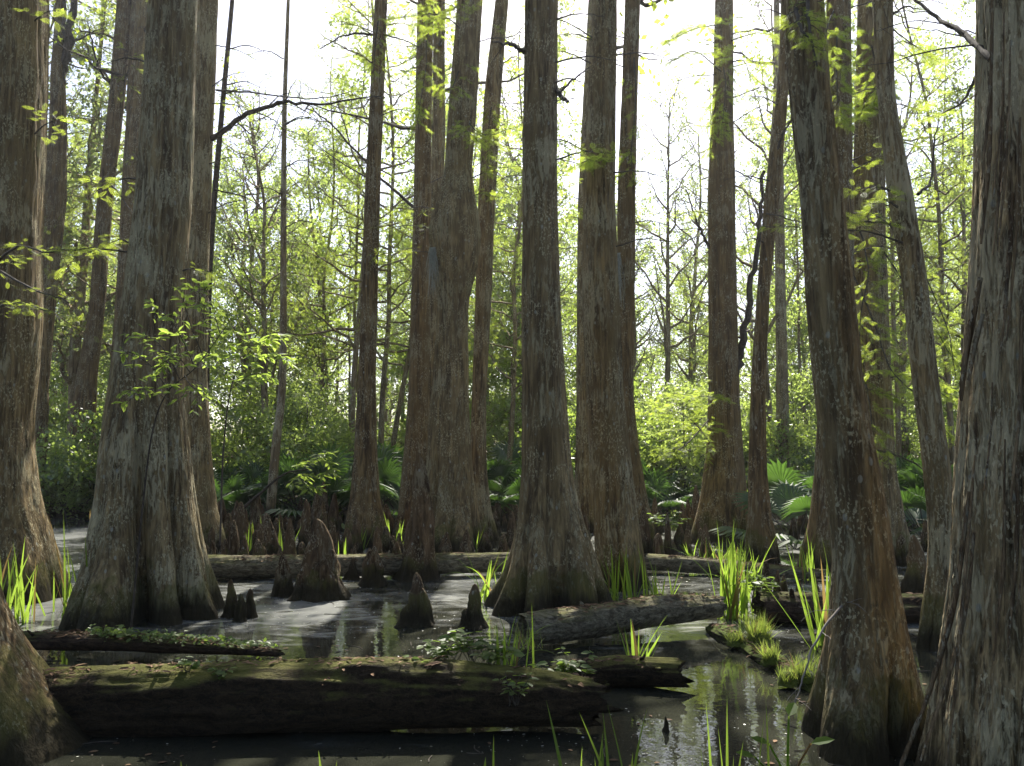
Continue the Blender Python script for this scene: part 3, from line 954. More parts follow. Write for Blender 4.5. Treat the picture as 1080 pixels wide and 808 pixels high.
# ------------------------------------------------------------------ background trees
def bg_proto(kind):
    H, r0, z0, Rr, nl, nt, lv, size, mat, el, twl = kind
    ms, ml = MB(), MB()
    n = 26
    t = np.linspace(0, 1, n)
    sd = random.random() * 50
    wig = H * .10
    px_ = wig * (fbm(np.stack([t * 2.2 + sd, t * 0, t * 0], -1), 3) - fbm(np.array([[sd, 0, 0]]), 3))
    py_ = wig * (fbm(np.stack([t * 2.2 + sd, t * 0 + 7, t * 0], -1), 3) - fbm(np.array([[sd, 7, 0]]), 3))
    path = np.stack([px_, py_, t * H * 1.02 - .3], -1)
    rad = r0 * (1 - .85 * t) * (1 + .9 * np.exp(-(t * H) / .4))
    tube(ms, path, rad, 10)
    base = lambda u: np.array([np.interp(u, t, path[:, i]) for i in range(3)])
    lf = (FEA_V, FEA_F) if mat is L_CYP else (DIA_V, DIA_F)
    sprig_cloud(ms, ml, lambda u: base(z0 + (1 - z0) * u), H, Rr, nl, nt, lv, size, lf[0], lf[1], r0=r0 * .42, elev=el, twl=twl)
    return ms.mesh('trunk', [M_FAR]), ml.mesh('crown', [mat], smooth=False)


KINDS = {
    'tall thin tree': (13.0, .11, .30, 2.2, 26, 9, 42, .10, L_FAR, (.0, .7), 1.0),
    'bushy leafy tree': (10.5, .15, .14, 3.0, 32, 10, 54, .105, L_FAR, (-.1, .7), 1.1),
    'dull green tree': (12.0, .17, .22, 2.8, 28, 10, 44, .105, L_FAR2, (.0, .8), 1.1),
    'sparse bare-limbed tree': (11.5, .12, .3, 2.6, 24, 9, 10, .09, L_FAR2, (.3, 1.0), 1.2),
    'yellow-green young tree': (7.5, .06, .12, 1.9, 26, 8, 54, .09, L_FAR, (-.1, .5), .9),
    'low spreading tree': (6.0, .08, .10, 2.2, 24, 9, 60, .095, L_MID, (-.1, .4), 1.0),
    'feathery young cypress': (12.5, .075, .25, 2.3, 38, 9, 9, .15, L_CYP, (-.1, .45), 1.0),
    'pole-thin tree': (11.5, .06, .4, 1.5, 20, 7, 34, .10, L_FAR, (.0, .7), .9),
}
PROT = {k: [bg_proto(v) for _ in range(2)] for k, v in KINDS.items()}
names = list(KINDS)
placed = []
cnt = 0
specs = []
for D0, D1, num, wt in [(21, 30, 34, (2, 1, 1, 3, 4, 4, 3, 6)), (30, 44, 60, (5, 5, 4, 2, 2, 1, 1, 4)), (44, 62, 32, (3, 4, 4, 1, 0, 0, 0, 0))]:
    tries = 0
    k = 0
    while k < num and tries < 4000:
        tries += 1
        D = random.uniform(D0, D1)
        x = random.uniform(-.72, .72) * D
        if all((x - a) ** 2 + (D - b) ** 2 > (1.0 + D * .02) ** 2 for a, b in placed):
            px, _ = PX((x, D, 2))
            # the open sky to the right of the centre
            kind = random.choices(names, wt)[0]
            if (660 < px < 830) and kind not in ('sparse bare-limbed tree', 'yellow-green young tree', 'low spreading tree') and random.random() < .75:
                kind = random.choice(('sparse bare-limbed tree', 'yellow-green young tree', 'low spreading tree'))
            placed.append((x, D))
            specs.append((x, D, kind, px))
            k += 1
for px, D in [(330, 22), (372, 19.5), (418, 22), (532, 20), (945, 19), (1005, 17.5), (25, 20), (112, 22)]:
    x = (px - 540) / F * D
    placed.append((x, D))
    specs.append((x, D, 'feathery young cypress', px))
for px, D, kind in [(700, 27, 1), (735, 31, 1), (252, 26, 1), (345, 27, 1), (545, 28, 1), (425, 26, 0), (530, 25, 0), (850, 25, 0), (868, 22, 0), (1000, 24, 0), (960, 23, 1), (380, 24, 0)]:
    specs.append(((px - 540) / F * D, D, ('pole-thin tree', 'sparse bare-limbed tree')[kind], px))
for x, D, kind, px in specs:
    far = 'far' if D > 38 else 'sunlit'
    z = float(ground_z(np.array([x]), np.array([D]))[0])
    t = thing('woodland_tree', (x, D, z), '%s in %s woods %s' % (kind, far, gap(px)), 'tree', '%ss in the %s woods seen %s' % (kind, far, gap(px)))
    a, b = random.choice(PROT[kind])
    link('trunk', a, t)
    link('crown', b, t)
    t.rotation_euler = (random.uniform(-.05, .05), random.uniform(-.06, .06), random.random() * 6.28)
    s = random.uniform(.85, 1.2)
    t.scale = (s, s, s * random.uniform(.9, 1.15))

# far wooded mass beyond
ml = MB()
for q in range(110):
    x = random.uniform(-62, 62)
    D = random.uniform(62, 84)
    hh = random.uniform(4, 11)
    if 0 < x < 26:
        hh *= .75
    n = 420
    P = np.array([x, D, hh * .55]) + rng.normal(size=(n, 3)) * np.array([1.6, 1.6, hh * .3])
    P = P[P[:, 2] > .2]
    scatter(ml, DIA_V, DIA_F, P, rdir(len(P), -.2), rdir(len(P), .8), .34 * rng.uniform(.6, 1.3, len(P)))
tag(link('far_woods', ml.mesh('far_woods', [L_FAR2], smooth=False)), 'distant wall of pale green woodland closing the view behind every tree', 'woods', kind='stuff')

# ------------------------------------------------------------------ shrubs, palmettos
shr = []
for q in range(4):
    ms, ml = MB(), MB()
    H = (1.6, 2.4, 3.0, 1.2)[q]
    sprig_cloud(ms, ml, lambda u: np.array([0, 0, .05 + u * H * .75]), H, H * .55, 22, 7, 46, .085, r0=.018, elev=(.0, .9), fall=.35, twl=.6, spread=.09)
    tube(ms, np.array([[0, 0, -.3], [.02, 0, H * .4], [0, .03, H * .8]]), [.03, .022, .008], 6)
    shr.append((ms.mesh('stems', [M_STEM]), ml.mesh('foliage', [(L_FAR, L_MID, L_FAR, L_MID)[q]], smooth=False)))
SH = ('knee-high bush', 'leafy shrub', 'tall airy shrub', 'low dark bush')
for q in range(64):
    D = random.uniform(18.8, 33)
    x = random.uniform(-.68, .68) * D
    z = float(ground_z(np.array([x]), np.array([D]))[0])
    k = random.randint(0, 3)
    px, _ = PX((x, D, 1))
    wh = 'the bank' if D < 25 else 'woodland floor'
    t = thing('shrub', (x, D, max(z, 0)), '%s on %s %s' % (SH[k], wh, gap(px)), 'shrub', '%s plants on the %s %s' % (SH[k], wh, gap(px)))
    link('stems', shr[k][0], t)
    link('foliage', shr[k][1], t)
    s = random.uniform(.7, 1.25)
    t.scale = (s, s, s)
    t.rotation_euler.z = random.random() * 6.28


def frond(mb, org, az, el, Lp, Rf):
    d = np.array([math.cos(az) * math.cos(el), math.sin(az) * math.cos(el), math.sin(el)])
    tt = np.linspace(0, 1, 6)[:, None]
    pet = org + d * Lp * tt + np.array([0, 0, -.12 * Lp]) * tt ** 2
    tube(mb, pet, .007, 4, 0)
    e = pet[-1]
    dd = nrm(pet[-1] - pet[-2])
    side = nrm(np.cross(dd, [0, 0, 1.]))
    upv = np.cross(side, dd)
    n = 21
    for k in range(n):
        a = (k / (n - 1) - .5) * 4.1
        v = dd * math.cos(a) + side * math.sin(a) + upv * .1
        L = Rf * (1 - .22 * abs(a) / 2.05) * random.uniform(.9, 1.05)
        cr = np.cross(v, upv)
        w = Rf * .052
        p1 = e + v * L * .55 + upv * .02
        p2 = e + v * L + np.array([0, 0, -.22 * L])
        V = np.array([e - cr * w * .2, e + cr * w * .2, p1 + cr * w, p2, p1 - cr * w, p1 + upv * .02])
        mb.add(V, np.array([[0, 1, 2, 5], [0, 5, 4, 0]])[:1], 1)
        mb.add(np.array([V[0], V[5], V[4], V[4]])[:3], np.array([[0, 1, 2]]), 1)
        mb.add(np.array([V[5], V[2], V[3]]), np.array([[0, 1, 2]]), 1)
        mb.add(np.array([V[5], V[3], V[4]]), np.array([[0, 1, 2]]), 1)


pal = []
for q in range(3):
    mb = MB()
    nf = 13
    for k in range(nf):
        frond(mb, np.array([0, 0, -.05]), k * 2.4 + random.uniform(-.3, .3), random.uniform(.35, 1.35), random.uniform(.6, 1.1), random.uniform(.45, .62))
    pal.append(mb.mesh('palmetto', [M_STEM, L_PALM], smooth=False))
pp = [(232, 520, 17.4), (275, 520, 17.8), (318, 515, 17.6), (345, 520, 17.2), (405, 515, 17.3), (425, 512, 17.8), (538, 515, 17.6), (690, 515, 17.8), (225, 520, 19), (240, 525, 20), (262, 528, 21), (300, 528, 22), (350, 525, 22), (330, 530, 20), (412, 522, 19.5), (420, 515, 20.5), (535, 525, 19.5), (522, 528, 18.6), (545, 520, 21),
      (580, 525, 21), (690, 520, 21), (710, 525, 20), (725, 520, 22), (842, 530, 16), (838, 555, 13.2), (960, 535, 17), (975, 545, 14.5), (955, 530, 19), (1000, 535, 16), (940, 540, 18), (5, 520, 20), (70, 522, 22), (130, 520, 21), (145, 525, 19.5), (860, 525, 21), (640, 522, 22)]
for (px, py, D) in pp:
    p = W(px, py, D)
    z = float(ground_z(np.array([p[0]]), np.array([D]))[0])
    o = link('palmetto', random.choice(pal), None, (p[0], D, max(z, .02)))
    tag(o, 'fan-leaved palmetto on the %s, seen %s' % ('near shallows' if D < 17 else 'far bank', gap(px)), 'palmetto', 'palmettos seen %s' % gap(px))
    o.rotation_euler.z = random.random() * 6.28
    s = random.uniform(1.0, 1.4)
    o.scale = (s, s, s)

# ------------------------------------------------------------------ cypress knees
def knee_mesh(h, w, tips, seed, nr=30, seg=36):
    """tips: (dx, dy, height share, width share) in units of w, h"""
    mb = MB()
    th = np.arange(seg) * 2 * math.pi / seg
    for q, (dx, dy, hs, ws) in enumerate(tips):
        H_, W_ = h * hs, w * ws
        t = np.linspace(0, 1, nr)
        z = -.2 + (H_ + .2) * (1 - (1 - t) ** 1.5)
        u = np.clip(z / H_, 0, 1)
        prof = .72 * np.maximum(0, 1 - u ** 4.) ** .55 * (1 - .42 * u) + .28 * np.exp(-u * 6) * (1 - u) + .05 * (1 - u)
        TH, U = np.meshgrid(th, u)
        Z = np.repeat(z[:, None], seg, 1)
        C, S = np.cos(TH), np.sin(TH)
        fl = np.abs(np.sin(TH * 2.5 + seed * 2.1 + q + 1.3 * fbm(np.stack([U * 1.5, TH * 0 + seed, TH * 0], -1), 2)))
        n1 = fbm(np.stack([C * 1.3 + seed * 3.7, S * 1.3, U * 2.2 + q * 5], -1), 4) - .5
        n2 = fbm(np.stack([C * 5 + seed, S * 5, U * 4], -1), 3) - .5
        r = W_ * prof[:, None] * (1 + .30 * (fl - .6) * (1 - .5 * U) + 1.3 * n1 + .5 * n2)
        wob = W_ * .5 * (fbm(np.stack([u * 1.6 + seed * 5 + q, u * 0, u * 0], -1), 2) - .5) * u
        mb.add(np.stack([dx * w + wob[:, None] + r * C, dy * w + r * S, Z], -1).reshape(-1, 3), (lambda i, j, k: np.stack([i + j, i + k, i + seg + k, i + seg + j], -1).reshape(-1, 4))(np.arange(nr - 1)[:, None] * seg, np.arange(seg)[None, :], (np.arange(seg)[None, :] + 1) % seg))
    return mb.mesh('cypress_knee', [M_KNEE])


GK = 'cypress knees poking out of the water'


def knee(px, base, apex, wpx, tips, label, seed=0, grp=GK):
    p = G(px, base)
    m = pxs(base, p[1])
    h = (base - apex) * m
    o = link('cypress_knee', knee_mesh(h, wpx * m * .52, tips, seed), None, (p[0], p[1] + wpx * m * .3, 0))
    return tag(o, label, 'cypress knee', grp)


T1 = [(0, 0, 1, 1)]
T2 = [(-.12, 0, 1, .8), (.35, -.1, .74, .6)]
T3 = [(-.05, .05, 1, .8), (.5, -.15, .62, .5), (-.4, -.2, .45, .55), (.3, -.4, .5, .5)]
knee(333, 633, 549, 58, T3, 'big stump-like cypress knee with several blunt peaks, in front of the mid log', 1)
knee(297, 630, 586, 26, T2, 'squat blunt knee touching the big many-peaked knee', 2)
knee(392, 619, 577, 26, [(-.2, 0, .95, .85), (.25, -.1, 1, .8)], 'twin-tipped blunt knee standing in front of the mid log below the slender dark cypress', 3)
knee(371, 612, 588, 16, T1, 'small mossy knee between the big many-peaked knee and the twin-tipped knee', 31)
knee(436, 661, 606, 40, [(.05, 0, 1, .7), (.42, -.2, .72, .6), (-.3, -.2, .4, .6)], 'dark pointed knee alone in the open water, notched at its shoulder', 4)
knee(497, 664, 618, 34, [(.2, 0, 1, .7), (-.3, -.1, .45, .6)], 'dark blade-like knee right beside the central buttress', 5)
knee(441, 613, 478, 46, [(.05, 0, 1, .9), (-.3, 0, .5, .6), (.35, -.1, .45, .5)], 'tallest cone-shaped knee, leaning on the bulging trunk', 6)
knee(242, 652, 612, 18, T1, 'sharp knee beside the fluted giant, tallest of a trio', 7)
knee(252, 656, 627, 15, T1, 'short knee in the middle of the trio beside the fluted giant', 8)
knee(262, 652, 622, 15, T1, 'outermost knee of the trio beside the fluted giant, nearest the open water', 9)
knee(250, 583, 530, 24, T1, 'upright brown knee just behind the mid log near the pale-patched trunk', 10)
knee(278, 592, 542, 28, T1, 'broad knee behind the mid log with iris blades in front', 11)
knee(705, 588, 540, 10, T1, 'thin post-like knee near the end of the rear log', 12)
knee(727, 592, 552, 11, T1, 'thin post-like knee rising against the bright grass by the rear log', 13)
knee(972, 628, 566, 32, [(0, 0, 1, .9), (.3, -.1, .4, .6)], 'brown knee with a pale weathered tip behind the slim back-leaning trunk', 14)
knee(703, 772, 757, 7, T1, 'tiny dark knee tip breaking the mirror-like near water', 15)
for i, (px, ap, bs) in enumerate([(800, 606, 645), (810, 588, 648), (822, 602, 646), (829, 606, 644), (845, 612, 650), (862, 604, 648)]):
    knee(px, bs, ap, 12 + 3 * (i == 1), T1, ('short', 'tallest', 'middling', 'thin', 'stubby', 'outer')[i] + ' dark knee in the cluster growing by the bright tall iris', 40 + i)
proto = [knee_mesh(.42, .13, T1, 60), knee_mesh(.46, .14, [(0, 0, 1, .8), (.5, -.2, .7, .6)], 61), knee_mesh(.36, .15, T3, 62), knee_mesh(.66, .13, T1, 63),
         knee_mesh(.5, .11, T1, 64), knee_mesh(.58, .15, [(0, 0, 1, .8), (-.6, -.1, .55, .6), (.5, .2, .8, .6)], 65)]
kinds = ('single-pointed knee', 'two-tipped knee', 'lumpy knee', 'tall spire knee', 'slim knee', 'three-peaked knee')
zones = [(215, 425, 10.9, 17.5, 126), (425, 540, 11.5, 18., 34), (540, 745, 11.0, 18, 70), (100, 150, 11.5, 17.5, 14), (830, 1000, 9.5, 17, 18), (0, 60, 10, 17, 6)]
kp = []
for (x0, x1, d0, d1, n) in zones:
    for q in range(n):
        for _ in range(60):
            D = d0 + (d1 - d0) * random.random() ** 1.15
            x = (random.uniform(x0, x1) - 540) / F * D
            if all((x - a) ** 2 + (D - b) ** 2 > .2 ** 2 for a, b in kp) and all(math.hypot(t['base'][0] - x, t['D'] - D) > .55 for t in TREES.values()):
                break
        kp.append((x, D))
        k = random.choices((0, 1, 2, 3, 4, 5), (4, 2, 2, 3, 4, 2))[0]
        px, _ = PX((x, D, .2))
        o = link('cypress_knee', proto[k], None, (x, D, 0))
        s = random.uniform(.45, 1.0) * (1.15 if D > 14 else .95)
        o.scale = (s, s, s * random.uniform(.8, 1.35))
        o.rotation_euler.z = random.random() * 6.28
        wh = 'shallow' if D < 14.5 else 'distant'
        tag(o, '%s in %s knee field %s' % (kinds[k], wh, gap(px)), 'cypress knee', '%ss in the %s knee field %s' % (kinds[k], wh, gap(px)))

# ------------------------------------------------------------------ logs
def litter_mat():
    m, nt, out = new_mat('dead_litter')
    b = NB(nt)
    isl = b.n('ShaderNodeNewGeometry').outputs['Random Per Island']
    col = b.mix(isl, (.045, .025, .014), (.20, .125, .07))
    bs = b.n('ShaderNodeBsdfPrincipled', {'Base Color': col, 'Roughness': .85, 'Specular IOR Level': .2})
    nt.links.new(bs.outputs[0], out.inputs[0])
    return m


M_LITTER = litter_mat()


def log(pts, rads, mat, label, seg=64, n=120, lump=.17, sq=1.0, group='fallen logs', jag=.08, stubs=3):
    pts = np.array(pts)
    org = np.array([pts[:, 0].mean(), pts[:, 1].mean(), 0.])
    path = smooth_path(pts - org, n)
    rad = np.interp(np.linspace(0, 1, n), np.linspace(0, 1, len(rads)), rads)
    T = nrm(np.gradient(path, axis=0))
    A = nrm(np.cross(T, [0, 0, 1.]))
    B = np.cross(A, T)
    th = np.arange(seg) * 2 * math.pi / seg
    sd = random.random() * 50
    L = np.linspace(0, np.linalg.norm(pts[-1] - pts[0]), n)
    TH, LL = np.meshgrid(th, L)
    nz = fbm(np.stack([np.cos(TH) * 1.5 + sd, np.sin(TH) * 1.5, LL * 1.4], -1), 4) - .5
    n2 = fbm(np.stack([np.cos(TH) * 7 + sd, np.sin(TH) * 7, LL * 4], -1), 4) - .5
    rr = rad[:, None] * (1 + lump * 2 * nz + .2 * n2)
    V = path[:, None] + rr[..., None] * (np.cos(TH)[..., None] * A[:, None] + sq * np.sin(TH)[..., None] * B[:, None])
    # ragged ends
    for e, s in ((0, -1), (-1, 1)):
        V[e] += T[e] * s * (fbm(np.stack([np.cos(th) * 2.2 + sd, np.sin(th) * 2.2, th * 0 + e], -1), 4, .65)[:, None] - .4) * jag * 2.2
    mb = MB()
    i = np.arange(n - 1)[:, None] * seg
    j = np.arange(seg)[None, :]
    k = (j + 1) % seg
    fs = [np.stack([i + j, i + k, i + seg + k, i + seg + j], -1).reshape(-1, 4)]
    Vs = [V.reshape(-1, 3)]
    c = n * seg
    for e, s in ((0, -1), (-1, 1)):
        inner = path[e] + (V[e] - path[e]) * .55 - T[e] * s * .05 + rng.normal(size=(seg, 3)) * .01
        Vs += [inner, path[e][None] - T[e][None] * s * .09]
        ring = (0 if e == 0 else (n - 1) * seg) + np.arange(seg)
        inn = c + np.arange(seg)
        fs.append(np.stack([ring, np.roll(ring, -1), np.roll(inn, -1), inn], -1))
        ctr = np.full(seg, c + seg)
        fs.append(np.stack([inn, np.roll(inn, -1), ctr], -1))
        c += seg + 1
    mb.add(np.concatenate(Vs), fs[0])
    mb.n = 0
    for f in fs[1:]:
        mb.f.append((f, 0))
    mb.n = c
    o = link('fallen_log', mb.mesh('fallen_log', [mat]), None, org)
    # dead needles and bits of leaf lying along the top
    m_ = int(300 * L[-1])
    e_ = rng.integers(2, n - 2, m_)
    j_ = rng.normal(seg * .25, seg * .085, m_).astype(int) % seg
    top_ = V[e_, j_] + np.array([0, 0, .006])
    ok_ = (V[e_, j_] - path[e_])[:, 2] > .35 * rad[e_]
    ok_ &= fbm(np.stack([e_ * .08 + sd, j_ * .1, 0. * e_], -1), 3) > .45
    P_ = top_[ok_]
    if len(P_):
        lb_ = MB()
        a_ = rng.random(len(P_)) * 6.28
        nz_ = nrm(V[e_, j_][ok_] - path[e_][ok_] + rng.normal(size=P_.shape) * .03)
        scatter(lb_, LEAF_V * np.array([.8, 1, 1]), LEAF_F, P_, np.stack([np.cos(a_), np.sin(a_), .1 * np.sin(a_ * 3)], -1), nz_, .035 * np.exp(rng.normal(size=len(P_)) * .4))
        tag(link('needle_litter', lb_.mesh('needle_litter', [M_LITTER], smooth=False), o), kind='stuff')
    for q in range(stubs):
        e = random.randint(int(n * .1), int(n * .9))
        a = random.uniform(.2, 2.9)
        d = nrm(A[e] * math.cos(a) + B[e] * math.sin(a) + T[e] * random.uniform(-.8, .8))
        L_ = rad[e] * random.uniform(1.25, 1.9)
        sb = MB()
        pth = path[e] + d * np.linspace(.5 * rad[e], L_, 6)[:, None] + rng.normal(size=(6, 3)) * .004
        tube(sb, pth, rad[e] * np.array([.22, .19, .16, .14, .13, .04]) * random.uniform(.6, 1.1), 8)
        link('branch_stub', sb.mesh('branch_stub', [mat]), o)
    return tag(o, label, 'log', group)


def PZ(px, py, D):
    return W(px, py, D)


log([W(-60, 742, 4.75), W(120, 739, 4.72), W(330, 733, 4.72), W(520, 734, 4.72), W(626, 740, 4.72)], [.17, .175, .185, .18, .155, .12], M_LOGRUST,
    'biggest nearest log, rust-brown with moss, lying across the dark water', n=220, seg=96, stubs=0, jag=.2, lump=.2)
log([W(585, 714, 5.55), W(650, 708, 5.6), W(719, 709, 5.5)], [.07, .10, .085], M_LOGRUST, 'short dark broken log poking out past the end of the biggest log', n=60, jag=.1)
log([W(-60, 678, 6.35), W(60, 676, 6.35), W(170, 680, 6.2), W(293, 689, 6.0)], [.09, .085, .075, .03], M_LOGMOSS, 'low half-sunk log covered in creeping leaves below the fluted giant', sq=.75)
log([W(204, 598, 10.1), W(320, 597, 10.15), W(430, 595, 10.25), W(545, 592, 10.45)], [.135, .13, .12, .115], M_LOGGREY, 'long straight log lying level behind the knees, from the pale-patched trunk to the central buttress')
log([W(552, 664, 6.55), W(620, 656, 6.8), W(690, 645, 7.1), W(757, 640, 7.35)], [.115, .125, .12, .09], M_LOGGREY, 'grey slanting log resting at the foot of the central buttress', n=150)
log([W(682, 592, 10.6), W(760, 598, 10.4), W(868, 606, 10.)], [.1, .09, .06], M_LOGGREY, 'thin rear log below the bright grass at the seamed double trunk')
log([W(752, 664, 7.2), W(772, 673, 6.8), W(800, 694, 6.35), W(822, 704, 6.05), W(838, 717, 5.8), W(870, 738, 5.4)], [.05, .085, .06, .10, .065, .10, .07], M_TUFTMOSS, 'mossy half-sunk log bearing fine sedge tufts, pointing at the big tilted cypress', sq=.8, lump=.38)
log([W(800, 640, 7.6), W(880, 642, 7.6), W(990, 642, 7.6)], [.14, .15, .13], M_LOGMOSS, 'thick dark log behind the big tilted cypress', sq=.9)

# ------------------------------------------------------------------ iris clumps and other plants
def blade(mb, p, az, L, w, lean, arc, n=9, fold=.25):
    d = np.array([math.cos(az), math.sin(az), 0])
    t = np.linspace(0, 1, n)
    ang = lean + arc * t ** 1.6
    ds = L / (n - 1)
    x = np.concatenate([[0], np.cumsum(np.sin(ang[:-1]) * ds)])
    z = np.concatenate([[0], np.cumsum(np.cos(ang[:-1]) * ds)])
    c = p + d * x[:, None] + np.array([0, 0, 1.]) * z[:, None]
    ph = random.uniform(-.9, .9) + az + math.pi / 2
    sv_ = np.array([math.cos(ph), math.sin(ph), 0])
    ww = (w * (1 - t ** 2.6) * (.7 + .3 * np.sin(t * 3)))[:, None]
    nn = np.array([-sv_[1], sv_[0], 0])
    V = np.stack([c - sv_ * ww, c + nn * ww * fold, c + sv_ * ww], 1)
    i = np.arange(n - 1)[:, None] * 3
    j = np.arange(2)[None]
    mb.add(V.reshape(-1, 3), np.stack([i + j, i + j + 1, i + 3 + j + 1, i + 3 + j], -1).reshape(-1, 4))


def iris(px, py, hpx, n, label, spread=.08, lean=.28, arc=.5, w=.011, arcs=0, z=0.0, D=None, mat=None, name='iris_plant', cat='iris', group='iris clumps', width=None):
    D = D or GD(py, z)
    p = W(px, py, D)
    org = np.array([p[0], D, z])
    h = hpx * pxs(py, D)
    mb = MB()
    for k in range(n):
        az = random.random() * 6.28
        q = np.array([random.gauss(0, spread) if width is None else random.uniform(-width, width), random.gauss(0, spread), -.04])
        if name == 'sedge_tuft':
            q[:2] = np.clip(q[:2], -.75 * spread, .75 * spread)
        L = h * random.uniform(.55, 1.12)
        blade(mb, q, az, L, w * random.uniform(.7, 1.2), abs(random.gauss(0, lean)), random.uniform(0, arc))
    for k in range(arcs):
        az = random.choice((0, math.pi)) + random.uniform(-.6, .6)
        blade(mb, np.array([random.gauss(0, spread), random.gauss(0, spread), -.04]), az, h * random.uniform(1.0, 1.3), w, random.uniform(.2, .5), random.uniform(1.3, 2.1), 12)
    if name == 'sedge_tuft':
        a_ = np.arange(20) * 2 * math.pi / 20
        rr_ = np.array([.1, .6, .95, 1.15])[:, None] * spread * (1 + .25 * rng.normal(size=(4, 20)) * .5)
        zz_ = np.repeat(np.array([.02, .014, -.01, -.06])[:, None], 20, 1)
        i_, j_ = np.arange(3)[:, None] * 20, np.arange(20)[None]
        k_ = (j_ + 1) % 20
        mb.add(np.stack([rr_ * np.cos(a_), rr_ * np.sin(a_), zz_], -1).reshape(-1, 3), np.stack([i_ + j_, i_ + 20 + j_, i_ + 20 + k_, i_ + k_], -1).reshape(-1, 4), 1)
    o = link(name, mb.mesh(name, [mat or L_BLADE, M_TUFTMOSS] if name == 'sedge_tuft' else [mat or L_BLADE]), None, org)
    return tag(o, label, cat, group)


iris(12, 655, 92, 46, 'bright iris clump lit from behind at the foot of the left-edge cypress', .16, .3, .4, .012)
iris(78, 658, 115, 16, 'dark shaded iris clump between the left-edge cypress and the fluted giant', .07, .2, .3, .012)
iris(513, 634, 62, 15, 'iris clump with arching pale blades beside the central buttress, by the mid log', .06, .45, .5, .013, arcs=5)
iris(538, 697, 78, 11, 'iris tuft sprouting from the end of the biggest log, one blade bent over', .05, .25, .4, .009, arcs=3, z=.25, D=4.9)
iris(673, 700, 66, 14, 'leaning iris tuft on the short broken log', .035, .35, .2, .011, z=.05)
iris(664, 634, 62, 32, 'dense shaded iris clump at the foot of the lichen-speckled trunk', .13, .35, .5, .011)
iris(697, 630, 44, 9, 'small sunlit iris tuft between the lichen-speckled trunk and the grey slanting log', .06, .3, .3, .013)
iris(767, 652, 102, 34, 'tallest bright iris clump, standing in the open at the end of the grey slanting log', .085, .22, .35, .016, arcs=2)
iris(790, 645, 74, 12, 'iris clump with nodding tips just past the tallest iris clump', .07, .25, .5, .011, arcs=3)
iris(758, 601, 36, 70, 'long low bank of bright grass-like iris at the foot of the seamed double trunk', .12, .4, .6, .013, width=.36)
iris(872, 683, 112, 26, 'bright iris blades fanning out beside the big tilted cypress', .06, .3, .25, .016)
iris(850, 612, 56, 14, 'iris tuft behind the knee cluster, near the rear log', .08, .3, .3, .012)
iris(268, 584, 40, 12, 'bright iris tuft behind the mid log between two brown knees', .06, .25, .3, .014)
iris(297, 588, 42, 10, 'upright iris tuft behind the mid log by the broad knee', .06, .2, .2, .014)
iris(358, 607, 40, 9, 'iris tuft growing beside the big many-peaked knee', .05, .3, .3, .013)
iris(377, 580, 30, 8, 'small iris tuft behind the mid log at the foot of the slender dark cypress', .06, .3, .3, .014)
iris(417, 584, 46, 14, 'iris tuft with one drooping tip between the slender dark cypress and the bulging trunk', .07, .3, .4, .014, arcs=2)
iris(498, 578, 34, 12, 'iris tuft at the foot of the two-stemmed trunk behind the mid log', .08, .35, .4, .013, arcs=2)
iris(160, 560, 34, 12, 'pale iris tuft in the sunny water behind the fluted giant', .08, .3, .3, .014)
iris(110, 562, 30, 14, 'sunlit iris tuft between the slim curving trunk and the fluted giant', .1, .3, .3, .014)
iris(195, 825, 40, 2, 'single short blade tip at the bottom, below the biggest log', .02, .08, .1, .009)
iris(345, 832, 46, 2, 'single short blade tip at the bottom, under the middle of the biggest log', .02, .15, .1, .009)
iris(518, 830, 62, 2, 'broad upright blade at the bottom, below the end of the biggest log', .02, .1, .15, .010)
iris(640, 860, 128, 10, 'near iris blades leaning apart at the bottom beside the mirror-like water', .07, .4, .2, .010)
iris(780, 860, 135, 8, 'pair of slim near blades at the bottom, over tree reflections', .06, .12, .1, .008)
# sedge tufts
for (px, py, h, n, z, sp, lab) in [(800, 668, 30, 300, .12, .08, 'largest fine sedge tuft on the mossy log, below the tallest iris'),
                                  (776, 672, 16, 160, .09, .06, 'short sedge tuft near the upper end of the mossy log'),
                                  (832, 712, 18, 160, .08, .06, 'sparse low sedge tuft between two fuller ones on the mossy log'),
                                  (812, 690, 24, 160, .10, .05, 'middle sedge tuft drooping over the side of the mossy log'),
                                  (848, 708, 28, 200, .10, .06, 'sedge tuft on the mossy log nearest the big tilted cypress')]:
    iris(px, py, h, n, lab, sp, .55, 1.0, .0022, z=z, mat=L_SEDGE, name='sedge_tuft', cat='sedge', group='sedge tufts on the mossy log')
iris(555, 690, 34, 40, 'wispy dry grass tuft at the lower end of the grey slanting log', .05, .6, 1.0, .002, z=.2, D=5.9, mat=L_SEDGE, name='grass_tuft', cat='grass tuft', group=None)


